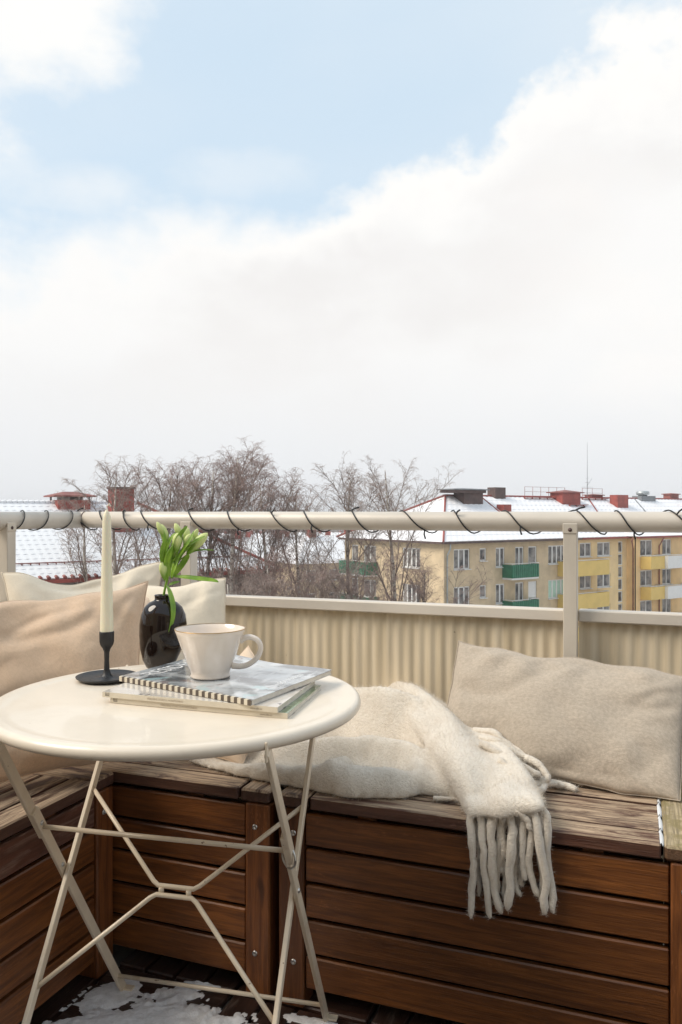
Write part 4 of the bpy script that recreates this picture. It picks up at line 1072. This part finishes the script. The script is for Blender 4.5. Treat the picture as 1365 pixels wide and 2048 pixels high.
def tile_rows(parent, A, B, r1, r0, pitch, tw, mat, amp=.03, depth=.02, zoff=.012, name='roof_tiles'):
    # stepped, waved tile relief over a roof face (real geometry, one mass)
    A, B, r1, r0 = map(Vector, (A, B, r1, r0)); L_ = (r0-A).length
    ex = (B-A).normalized(); n_ = ex.cross((r0-A)).normalized()
    if n_.z < 0: n_ = -n_
    rows_ = max(2, int(((r0-A)-ex*(r0-A).dot(ex)).length/pitch)); m = MB()
    for i in range(rows_):
        l0, l1 = A.lerp(r0, i/rows_), A.lerp(r0, (i+1)/rows_); q0, q1 = B.lerp(r1, i/rows_), B.lerp(r1, (i+1)/rows_)
        W = (q0-l0).length; k = max(2, int(W/tw)*4); lo = []; hi = []; dn = []
        for j in range(k+1):
            s_ = j/k; x = (l0.lerp(q0, s_)-A).dot(ex); wv = amp*(.5+.5*math.cos(2*PI*x/tw))
            lo.append(l0.lerp(q0, s_)+n_*(zoff+depth+wv)); hi.append(l1.lerp(q1, s_)+n_*(zoff+wv)); dn.append(l0.lerp(q0, s_)+n_*(zoff*.2))
        m.grid([dn, lo], False); m.grid([lo, hi], True)
    o = m.build(name, mat, parent); o['kind'] = 'stuff'; return o
tile_rows(ab, A_, B_, r1, r0, .8, .6, M['roof_snow'], .03, .02)
def strip(parent, p, q, w_, name='ridge_tiles', mat='brick_red', h=.05):
    m = MB(); p = Vector(p); q = Vector(q); m.tube([p, q], [w_, w_], 6, smooth=False); return m.build(name, M[mat], parent)
strip(rf, r0+Vector((0,0,.03)), r1+Vector((0,0,.03)), .10); strip(rf, Vector(A_)+Vector((0,0,.04)), r0+Vector((0,0,.04)), .09); strip(rf, Vector(D__)+Vector((0,0,.04)), r0+Vector((0,0,.04)), .10)
strip(rf, Vector((t_of(960, 6), 6, ZE+RH+.05)), Vector((t_of(1030, 1.5), 1.2, ZE+RH*.25+.08)), .07, 'verge_strip')
strip(rf, Vector((t_of(1176, 6), 6, ZE+RH+.05)), Vector((t_of(1208, 1.5), 1.2, ZE+RH*.25+.08)), .07, 'verge_strip')
strip(rf, Vector((t_of(1268, 6), 6, ZE+RH+.05)), Vector((t_of(1308, 1.5), 1.2, ZE+RH*.25+.08)), .07, 'verge_strip', 'grey_metal')
def rbox(name, pxa, pxb, y, pya, pyb, dy, mat, top=None, tm=None, ot=.15, ext=.6):
    xa, xb = t_of(pxa, y), t_of(pxb, y); xm = (xa+xb)/2
    za, zb = z_at(pyb, xm, y), z_at(pya, xm, y); za -= ext
    m = MB(); m.box(xa, xb, y-dy/2, y+dy/2, za, zb); o = m.build(name, M[mat], rf)
    if top:
        m = MB(); m.add([(xa-ot,y-dy/2-ot,zb+.02),(xb+ot,y-dy/2-ot,zb+.02),(xb+ot,y+dy/2+ot,zb+.02),(xa-ot,y+dy/2+ot,zb+.02),(xm,y,zb+top+.02)], [(0,1,4),(1,2,4),(2,3,4),(3,0,4),(3,2,1,0)])
        m.box(xa-ot,xb+ot,y-dy/2-ot,y+dy/2+ot,zb-.06,zb+.0199); m.build('chimney_cap', M[tm or mat], o)
    return o
rbox('chimney', 918, 956, 5.2, 984, 1003, 1.2, 'brown_metal')
rbox('chimney', 895, 958, 5.2, 979, 986, 1.7, 'brown_metal', .10, 'grey_metal', .22, ext=0)
rbox('chimney', 983, 1004, 6, 975, 1000, .9, 'brown_metal')
rbox('stair_hood', 1113, 1149, 5.4, 985, 1008, 1.4, 'brick_red', .22, 'rust_red', .25)
rbox('chimney', 1228, 1249, 4.6, 990, 1020, .9, 'brick_red')
rbox('chimney', 1274, 1302, 6, 992, 1001, 1.1, 'grey_metal')
rbox('chimney', 1334, 1351, 6.5, 988, 1000, .8, 'rust_red', .08)
rbox('chimney', 1177, 1199, 6.5, 990, 998, .8, 'rust_red', .08)
rbox('roof_hatch', 1001, 1016, 3.6, 1009, 1019, .8, 'brick_red')
x_ = t_of(1286, 6); m = MB(); m.lathe([(0,0),(.45,0),(.45,.10),(.65,.15),(.65,.42),(.5,.5),(0,.5)], 16, (x_, 6, z_at(992, x_, 6))); m.build('roof_vent', M['silver'], rf)
# snow walkway rail and aerial on the ridge
m = MB(); 
for seg in ((1050, 1130), (1165, 1205)):
    xs_ = [t_of(p_, 6.2) for p_ in np.linspace(seg[0], seg[1], max(3, int((seg[1]-seg[0])/13)))]
    zt = ZE+RH
    for x_ in xs_: m.tube([(x_, 6.2, zt), (x_, 6.2, zt+.95)], .02, 4)
    for dz in (.5, .93): m.tube([(xs_[0], 6.2, zt+dz), (xs_[-1], 6.2, zt+dz)], .018, 4)
m.build('roof_railing', M['rust_red'], rf)
m = MB(); 
for pa, pb, yy, fz_ in ((1050, 1130, 5.6, .97), (1165, 1215, 5.6, .97), (1140, 1175, 4.4, .78)):
    xa, xb = t_of(pa, yy), t_of(pb, yy); zz = ZE+RH*(yy+.5)/6.5+.16
    m.box(xa, xb, yy-.15, yy+.15, zz, zz+.05); 
    for x_ in np.arange(xa, xb, 1.0): m.box(x_-.04, x_+.04, yy-.05, yy+.05, zz-.3, zz)
m.build('roof_walkway', M['brick_red'], rf)
x_ = t_of(1175, 6.4); zt = ZE+RH; m = MB(); m.tube([(x_,6.4,zt-.1),(x_,6.4,z_at(885, x_, 6.4))], [.035, .012], 5)
for dz, wq in ((1.05,.9),(1.5,.35),(1.9,.25)): m.tube([(x_-wq,6.4,zt+dz),(x_+wq,6.4,zt+dz+.03)], .015, 4)
m.tube([(x_,6.4,zt+1.2),(x_+.45,6.2,zt+1.9)], .015, 4); m.build('roof_aerial', M['grey_metal'], rf)

# yellow building continuing the row
yb = bld('apartment_building', CX+ca*(Lb+.1), CY+sa*(Lb+.1), ang, 'yellow plastered apartment building with ochre balconies and a glazed stair strip')
X0 = Lb+.1
wall = MB(); holes = []; items = []
xC = t_of(1254)
for k in range(5):
    for a, b_, z0_, z1_, n in ((1160,1183,-3.74,-2.56,2),(1195,1221,-3.74,-2.56,2)):
        h = (t_of(a)-X0, t_of(b_)-X0, GD+z0_-2.65*k, GD+z1_-2.65*k); holes.append(h); items.append((*h, n))
sx0, sx1 = t_of(1237)-X0, t_of(1246)-X0
for k in range(12):
    zt = GD-2.55-1.08*k
    if zt > 1.2: holes.append((sx0, sx1, zt-.98, zt)); items.append((sx0, sx1, zt-.98, zt, 1))
wall_holes(wall, 0, xC-X0, 0, ZE, holes); wall.build('wall', M['plaster_yellow'], yb)
m = MB(); m.box(.1, xC-X0-.1, .14, 11.5, .1, ZE-.1); m.build('interior_core', M['dark'], yb)
for xa, xb, z0_, z1_, n in items: window(yb, (xa+xb)/2, z0_, z1_, xb-xa, n, sill=n > 1)
for k in range(4): balcony(yb, t_of(1140,-1.2)-X0, t_of(1218,-1.2)-X0, GD-4.98-2.65*k, dep=1.2, panel='yellow_panel', ribs=False, h=1.0, slabm='plaster_yellow')
m = MB(); m.box(0, xC-X0, -.50, -.34, ZE-.16, ZE); m.box(0, xC-X0, -.34, .02, ZE-.06, ZE-.01); m.build('gutter', M['brick_red'], yb)
yc = bld('apartment_building', CX+ca*xC+sa*.9, CY+sa*xC-ca*.9, ang, 'apricot coloured apartment block with white and ochre balconies at the right edge')
def tc_(px, d=0): return t_of(px, -.9-d)-xC
holes = []; items = []
for k in range(5):
    for a, b_, n in ((1281,1305,2),(1325,1343,2),(1368,1385,2)):
        h = (tc_(a), tc_(b_), GD-3.85-2.65*k, GD-2.45-2.65*k); holes.append(h); items.append((*h, n))
wall = MB(); wall_holes(wall, 0, 12, 0, ZE, holes); wall.box(0, .05, .13, 1, 0, ZE); wall.build('wall', M['plaster_orange'], yc)
m = MB(); m.box(.1, 11.8, .14, 11.5, .1, ZE-.1); m.build('interior_core', M['dark'], yc)
for xa, xb, z0_, z1_, n in items: window(yc, (xa+xb)/2, z0_, z1_, xb-xa, n)
for k in range(4):
    balcony(yc, tc_(1302,1), tc_(1334,1), GD-4.75-2.65*k, dep=1.0, panel='yellow_panel', ribs=False, h=.9, slabm='plaster_yellow')
    balcony(yc, tc_(1336,1.3), tc_(1390,1.3), GD-4.75-2.65*k, dep=1.3, panel='white_panel', ribs=False, h=.9)
m = MB(); m.box(-.3, 12, -.50, -.34, ZE-.16, ZE); m.box(-.3, 12, -.34, .9, ZE-.06, ZE-.01); m.build('gutter', M['brick_red'], yc)
m = MB(); m.tube([(tc_(1256),-.5,ZE-.1),(tc_(1256),-.4,ZE-.4),(-.12,-.10+.3,ZE-1.0),(-.12,.2,.2)], .055, 6); m.tube([(tc_(1320),-.45,ZE-.1),(tc_(1317),-.1,ZE-.9),(tc_(1317),-.1,.2)], .055, 6); m.build('downpipe', M['rust_red'], yc)
m = MB(); m.add([(-.4,-.5,ZE+.02),(12,-.5,ZE+.02),(12,.9,ZE+.55),(-.4,.9,ZE+.55)], [(0,1,2,3)]); m.add([(-.4,-.5,ZE+.02),(-.4,.9,ZE+.55),(-.4,.9,ZE+.02)], [(0,1,2)]); m.build('roof', M['roof_snow'], yc)

# left snow-covered house
an2 = math.atan2(.568, .823)
hb = bld('tiled_house', -11.5-.823*9, 30-.568*9, an2, 'house with a snow covered tiled roof and red chimneys at the left')
ZL = GD-2.55; LL = 9+10.57
m = MB(); m.box(.5, LL-.5, .5, 10.5, 0, ZL); m.build('wall', M['plaster_grey'], hb)
for k in range(2):
    for x_ in np.arange(2, LL-1, 2.6): window(hb, x_, ZL-2.4-2.9*k, ZL-1.0-2.9*k, 1.1, 2, y=.36)
rl, A2, B2, C2_, D2, q0, q1 = roof(hb, 0, LL, 0, 11, ZL, 2.95, 0, 4.6, M['snow'], ov=0)
def solve_tile(parent): pass
tile_rows(hb, A2, B2, q1, q0, .36, .30, M['snow'], .014, .010, .01)
m = MB(); m.box(-.1, LL+.05, -.14, 0, ZL-.16, ZL-.02); m.box(LL, LL+.14, -.14, 11, ZL-.16, ZL-.02); m.build('gutter', M['brick_red'], hb)
m = MB(); n_ = int(LL/.30)
for i in range(n_):                       # open tile ends along the eave
    x_ = LL*i/n_+.02; m.tube([(x_+.13, -.06, ZL+.035), (x_+.13, .14, ZL+.075)], .075, 6, smooth=False)
o = m.build('eave_tiles', M['rust_red'], hb); o['kind'] = 'stuff'
m = MB(); zz = ZL+2.95*.16; m.tube([(.3,.9,zz+.10),(LL-.9,.9,zz+.10)], .022, 5)
for x_ in np.arange(.4, LL-1, .32): m.tube([(x_,.9,zz-.03),(x_,.9,zz+.10)], .03, 4)
o = m.build('snow_guard', M['rust_red'], rl); 
m = MB(); n_ = 64
for i in range(n_): m.tube([(q0.x+(q1.x-q0.x)*i/n_, q0.y, q0.z+.02), (q0.x+(q1.x-q0.x)*(i+.82)/n_, q0.y, q0.z+.06)], .09, 6, smooth=False)
m.build('ridge_tiles', M['snow'], rl)
strip(rl, Vector(B2)+Vector((0,0,.05)), q1+Vector((0,0,.05)), .07, 'hip_tiles')
def hpos(px, y):    # local x on the left house for an image column
    a = (px-682.5)/1594; c2, s2 = math.cos(an2), math.sin(an2); X_ = -11.5-.823*9-s2*y; Y_ = 30-.568*9+c2*y
    return (a*Y_-X_)/(c2-a*s2)
def hz(py, x_, y): c2, s2 = math.cos(an2), math.sin(an2); return GD-(py-1024)/1594*(30-.568*9+s2*x_+c2*y)
xa, xb = hpos(108, 5.6), hpos(172, 5.6); za, zb = hz(1040, xa, 5.6), hz(1000, xa, 5.6)
m = MB(); m.box(xa, xb, 4.9, 6.3, za-.6, zb); chn = m.build('chimney', M['brick_red'], rl)
m = MB(); zc_ = hz(991, xa, 5.6)
for x_ in np.linspace(xa+.04, xb-.04, 4): m.box(x_-.035, x_+.035, 4.92, 4.99, zb, zc_); m.box(x_-.035, x_+.035, 6.2, 6.28, zb, zc_)
m.box(xa+.25, xb-.25, 5.2, 6.0, zb, zc_); m.build('cowl_posts', M['grey_metal'], chn)
m = MB(); xm = (xa+xb)/2; o_ = .22; zt = hz(983, xa, 5.6)
m.add([(xa-o_,4.7,zc_),(xb+o_,4.7,zc_),(xb+o_,6.5,zc_),(xa-o_,6.5,zc_),(xm-.3,5.6,zt),(xm+.3,5.6,zt)], [(0,1,5,4),(1,2,5),(2,3,4,5),(3,0,4),(3,2,1,0)])
m.box(xa-o_, xb+o_, 4.7, 6.5, zc_-.06, zc_-.002); m.build('chimney_cap', M['rust_red'], chn)
y_ = 3.5; xa, xb = hpos(223, y_), hpos(262, y_); m = MB(); m.box(xa, xb, y_-.45, y_+.45, hz(1075, xa, y_), hz(976, xa, y_)); ch2 = m.build('chimney', M['brick_red'], rl); ch2['label'] = 'tall narrow red chimney'
m = MB(); m.box(xa-.05, xb+.05, y_-.5, y_+.5, hz(978, xa, y_), hz(974, xa, y_)); m.build('chimney_cap', M['brown_metal'], ch2)
# lower outbuilding in front of it
ob = bld('low_outbuilding', -11.5-.823*6+.568*5.5, 30-.568*6-.823*5.5, an2, 'low snow roofed outbuilding in front of the tiled house, mostly hidden by cushions')
m = MB(); m.box(.2, 11, .2, 5, 0, GD-4.3); m.build('wall', M['plaster_grey'], ob)
m = MB(); z_ = GD-4.3; m.add([(0,0,z_),(11.2,0,z_),(11.2,5.2,z_+.9),(0,5.2,z_+.9),(0,0,z_-.2),(11.2,0,z_-.2),(11.2,5.2,z_-.2),(0,5.2,z_-.2)], [(0,1,2,3),(4,5,1,0),(5,6,2,1),(7,4,0,3)]); m.build('roof', M['snow'], ob)

# more distant houses: each has walls, a snowy roof, windows
far = [(-12,120,16,9,-7.2,0.2,'plaster_grey'),(2,95,14,9,-6.2,.55,'plaster_beige'),(-6,150,20,10,-8,.1,'plaster_yellow'),(8,130,13,9,-6.3,.4,'brick_red'),
       (-25,170,22,10,-8.5,-.1,'plaster_grey'),(16,165,20,10,-7.5,.3,'plaster_beige'),(-2,210,26,11,-9,.0,'plaster_grey'),(-32,240,28,11,-10,.2,'plaster_beige'),
       (22,250,26,12,-9.4,-.1,'plaster_grey'),(-14,290,34,12,-11,.1,'plaster_yellow'),(10,330,34,12,-12,.2,'plaster_grey'),(-45,360,40,12,-13,0,'plaster_beige'),(30,420,44,12,-14,.1,'plaster_grey'),(-10,460,46,12,-15,-.1,'plaster_grey')]
fl_ = ['low grey house with a snowy roof beyond the birches','brown house with a pale snowy gable just left of the beige building','long yellow house with snowy roof glimpsed between birch stems','small red house with snowy roof beyond the birches, beside the beige building',
 'grey house far left behind the tiled house, mostly hidden by its roof','brown house behind the long row, hidden beyond the beige building','wide grey house deep in the town, seen between the middle birches',
 'wide brown house at the far left of the town','grey house at the far right of the town','broad yellow house deep in the town, left of the middle','broad grey house deep in the town, right of the middle',
 'farthest brown house at the left of the town','farthest brown house at the right of the town','farthest and widest grey house near the middle of the town']
for i, (X, Y, W, Dp, zr, a_, mt) in enumerate(far):
    lab = fl_[i]
    r = bld('distant_house', X-W/2, Y, a_, lab)
    r['group'] = 'far houses of the town'
    ze = GD+zr; m = MB(); m.box(0, W, 0, Dp, 0, ze); m.build('wall', M[mt], r)
    for k in range(2 if i < 6 else 1):
        for x_ in np.arange(1.6, W-1, 3.2): window(r, x_, ze-2.1-2.8*k, ze-.8-2.8*k, 1.2, 1, y=-.11)
    ro, *_ = roof(r, 0, W, 0, Dp, ze, 3.2, 4, 4, M['roof_snow'] if i % 3 else M['snow'])
    for x_ in (W*.3, W*.7):
        m = MB(); m.box(x_-.5, x_+.5, Dp/2-.4, Dp/2+.4, ze+2.2, ze+4.2); m.build('chimney', M['brick_red'], ro)
# wooded hill at the edge of the town
m = MB(); P = []
for i in range(81):
    a_ = R(-60)+R(120)*i/80; row = []
    for j, (d_, h_) in enumerate(((520,0),(640,6),(760,11),(900,12))):
        q = C2(d_*math.sin(a_), d_*math.cos(a_), GZ+h_*(.7+.5*fbm(a_*4, j*.7))); row.append(q)
    P.append(row)
m.grid(P); tag(m.build('far_hill', M['shrub']), kind='structure')

# ------------------------------------------------------------------ bare birches
def birch(name, px, Y, ztop, spread, seed, label, dens=1.0, base_off=0, grey=False, zlow=-6.5, dx0=0):
    rng = random.Random(seed); X = (px-682.5)/1594*Y
    q = C2(X, Y, GZ); r = empty(name, q, R(20.49), label, 'tree', 'bare birches between the buildings')
    H = 15+ztop; tr = MB(); br = MB(); tw = MB()
    lean = rng.uniform(-.5, .5)
    stem = [(base_off+lean*(i/8)**2+.12*math.sin(i*1.1+seed), .1*math.sin(i*1.7), H*.96*i/8) for i in range(9)]
    tr.tube(stem, [.17*(1-i/8)**.8+.016 for i in range(9)], 7)
    def at(s): 
        s = min(.999, s)*8; i = int(s); return Vector(stem[i]).lerp(Vector(stem[i+1]), s-i)
    z_start = (15+zlow)/H
    nl = int(15*dens)
    def twigs(p, d, n, L_):
        for _ in range(n):
            a = rng.uniform(0, 2*PI); l = L_*rng.uniform(.5, 1.3)
            h = Vector((math.cos(a), math.sin(a), 0)); p1 = p+(h*.32+d*.55)*l*.5
            p2 = p1+(h*.30+d*.25+Vector((0,0,-.12)))*l*.5; p3 = p2+(h*.14+Vector((rng.uniform(-.12,.12),0,-.42)))*l*.45
            tw.tube([p, p1, p2, p3], [.0046,.0040,.0034,.0024], 3, cap=False)
            for _2 in range(3):
                pa = p1.lerp(p2, rng.random()*1.4-.3); a2 = rng.uniform(0, 2*PI); hh = Vector((math.cos(a2), math.sin(a2), rng.uniform(-.6,.7)))*l*.34
                tw.tube([pa, pa+hh*.6, pa+hh+Vector((0,0,-.08*l))], [.0034,.0028,.0022], 3, cap=False)
    for k in range(nl):
        s = z_start+(.93-z_start)*((k+rng.random())/nl)
        p = at(s); a = rng.uniform(0, 2*PI); rem = max(0, (1-s)/(1-z_start))
        Ln = (H*(1-s))*rng.uniform(.70, .98)+.5; tilt = R(rng.uniform(6, 16)*spread*(1+.5*(1-rem)))
        h = Vector((math.cos(a), math.sin(a), 0)); pts = [p]; d = (h*math.sin(tilt)+Vector((0,0,math.cos(tilt)))).normalized()
        ns_ = 9
        for i in range(ns_):
            d = (d+Vector((rng.uniform(-.12,.12), rng.uniform(-.12,.12), .03 if i < 6 else -.09))+h*.03).normalized(); pts.append(pts[-1]+d*Ln/ns_)
        br.tube(pts, [max(.010, .055*(1-i/ns_)*(.35+.7*rem)) for i in range(ns_+1)], 4, cap=False)
        for i in range(2, ns_+1):
            for _ in range(3 if Ln > 2.5 else 2):
                pb = pts[i-1].lerp(pts[i], rng.random()); a2 = rng.uniform(0, 2*PI); l2 = (.45+.16*Ln)*rng.uniform(.5, 1.2)*(1.1-i/ns_*.45)
                d2 = (Vector((math.cos(a2), math.sin(a2), .3+rng.random()*.9))+d*.9).normalized()
                b1_ = pb+d2*l2*.5; b2_ = b1_+(d2+Vector((0,0,-.22)))*l2*.5
                br.tube([pb, b1_, b2_], [.010,.007,.005], 3, cap=False)
                for c in (b1_, b1_.lerp(b2_, .5), b2_): twigs(c, d2, 2 if rng.random() < .45*dens else 1, .58)
    tr.build('trunk', M['bark'], r); br.build('branches', M['branch'], r); tw.build('crown', M['twig_grey' if grey else 'twig'], r)
    return r
TL = [(186,31,.9,.7,3,'thin bare birch whose twigs start beside the hooded red chimney',.45,True),
      (245,29,2.1,1.2,4,'slim bare birch rising behind the candle and the tall red chimney',.8,True),
      (330,28,1.95,1.25,5,'dense reddish bare birch right of the tall red chimney, above the flower',1.0,False),
      (405,29,2.2,1.3,6,'bare birch with arching limbs just left of the tallest one',1.0,False),
      (470,28,2.6,1.1,17,'tallest bare birch, standing near the middle of the row',1.2,False),
      (540,29,1.75,1.1,8,'bare birch with reddish crown to the right of the tallest one',.9,False),
      (600,31,1.1,1.0,9,'lower bare birch filling the dip in the row of crowns',.9,True),
      (698,33,2.1,1.3,10,'loose grey bare birch to the left of the last one',.95,True),
      (792,34,2.5,1.35,21,'rightmost bare birch of the row, in front of the beige building',.85,True)]
for px, Y, zt, spd, sd, lab, dn, g in TL: birch('birch_tree', px, Y, zt, spd, sd, lab, dn, 0, g)
# lower shrubby trees filling the gap above the panel
TL2 = [(480,24,-1.6,1.5,31,'low tangled bare tree behind the cream cushion',1.0,True),(560,26,-1.3,1.6,32,'low tangled bare tree in the gap between the two roofs',1.1,False),
       (640,27,-1.5,1.7,33,'low brown bare tree left of the beige building',1.2,True),(720,30,-1.7,1.6,34,'low bare tree in front of the green balcony of the beige building',1.1,False),
       (850,33,-1.9,1.5,35,'low bare tree with thin twigs before the corner of the beige building',.8,False)]
for px, Y, zt, spd, sd, lab, dn, g in TL2:
    r = birch('bare_tree', px, Y, zt, spd, sd, lab, dn, 0, g, zlow=-9); r['group'] = 'low bare trees under the birches'

# thin winter haze over the town: one closed box of even density
m = MB(); m.box(-1000, 1000, -1000, 1000, GZ-1.5, EYE+9); hz_ = m.build('haze', None); hz_['kind'] = 'stuff'
hm = bpy.data.materials.new('haze'); hm.use_nodes = True; ht = hm.node_tree; ht.nodes.clear()
pv = ht.nodes.new('ShaderNodeVolumePrincipled'); pv.inputs['Color'].default_value = (.95,.97,1,1); pv.inputs['Density'].default_value = .0007
ot = ht.nodes.new('ShaderNodeOutputMaterial'); ht.links.new(pv.outputs[0], ot.inputs['Volume']); hz_.data.materials.append(hm)
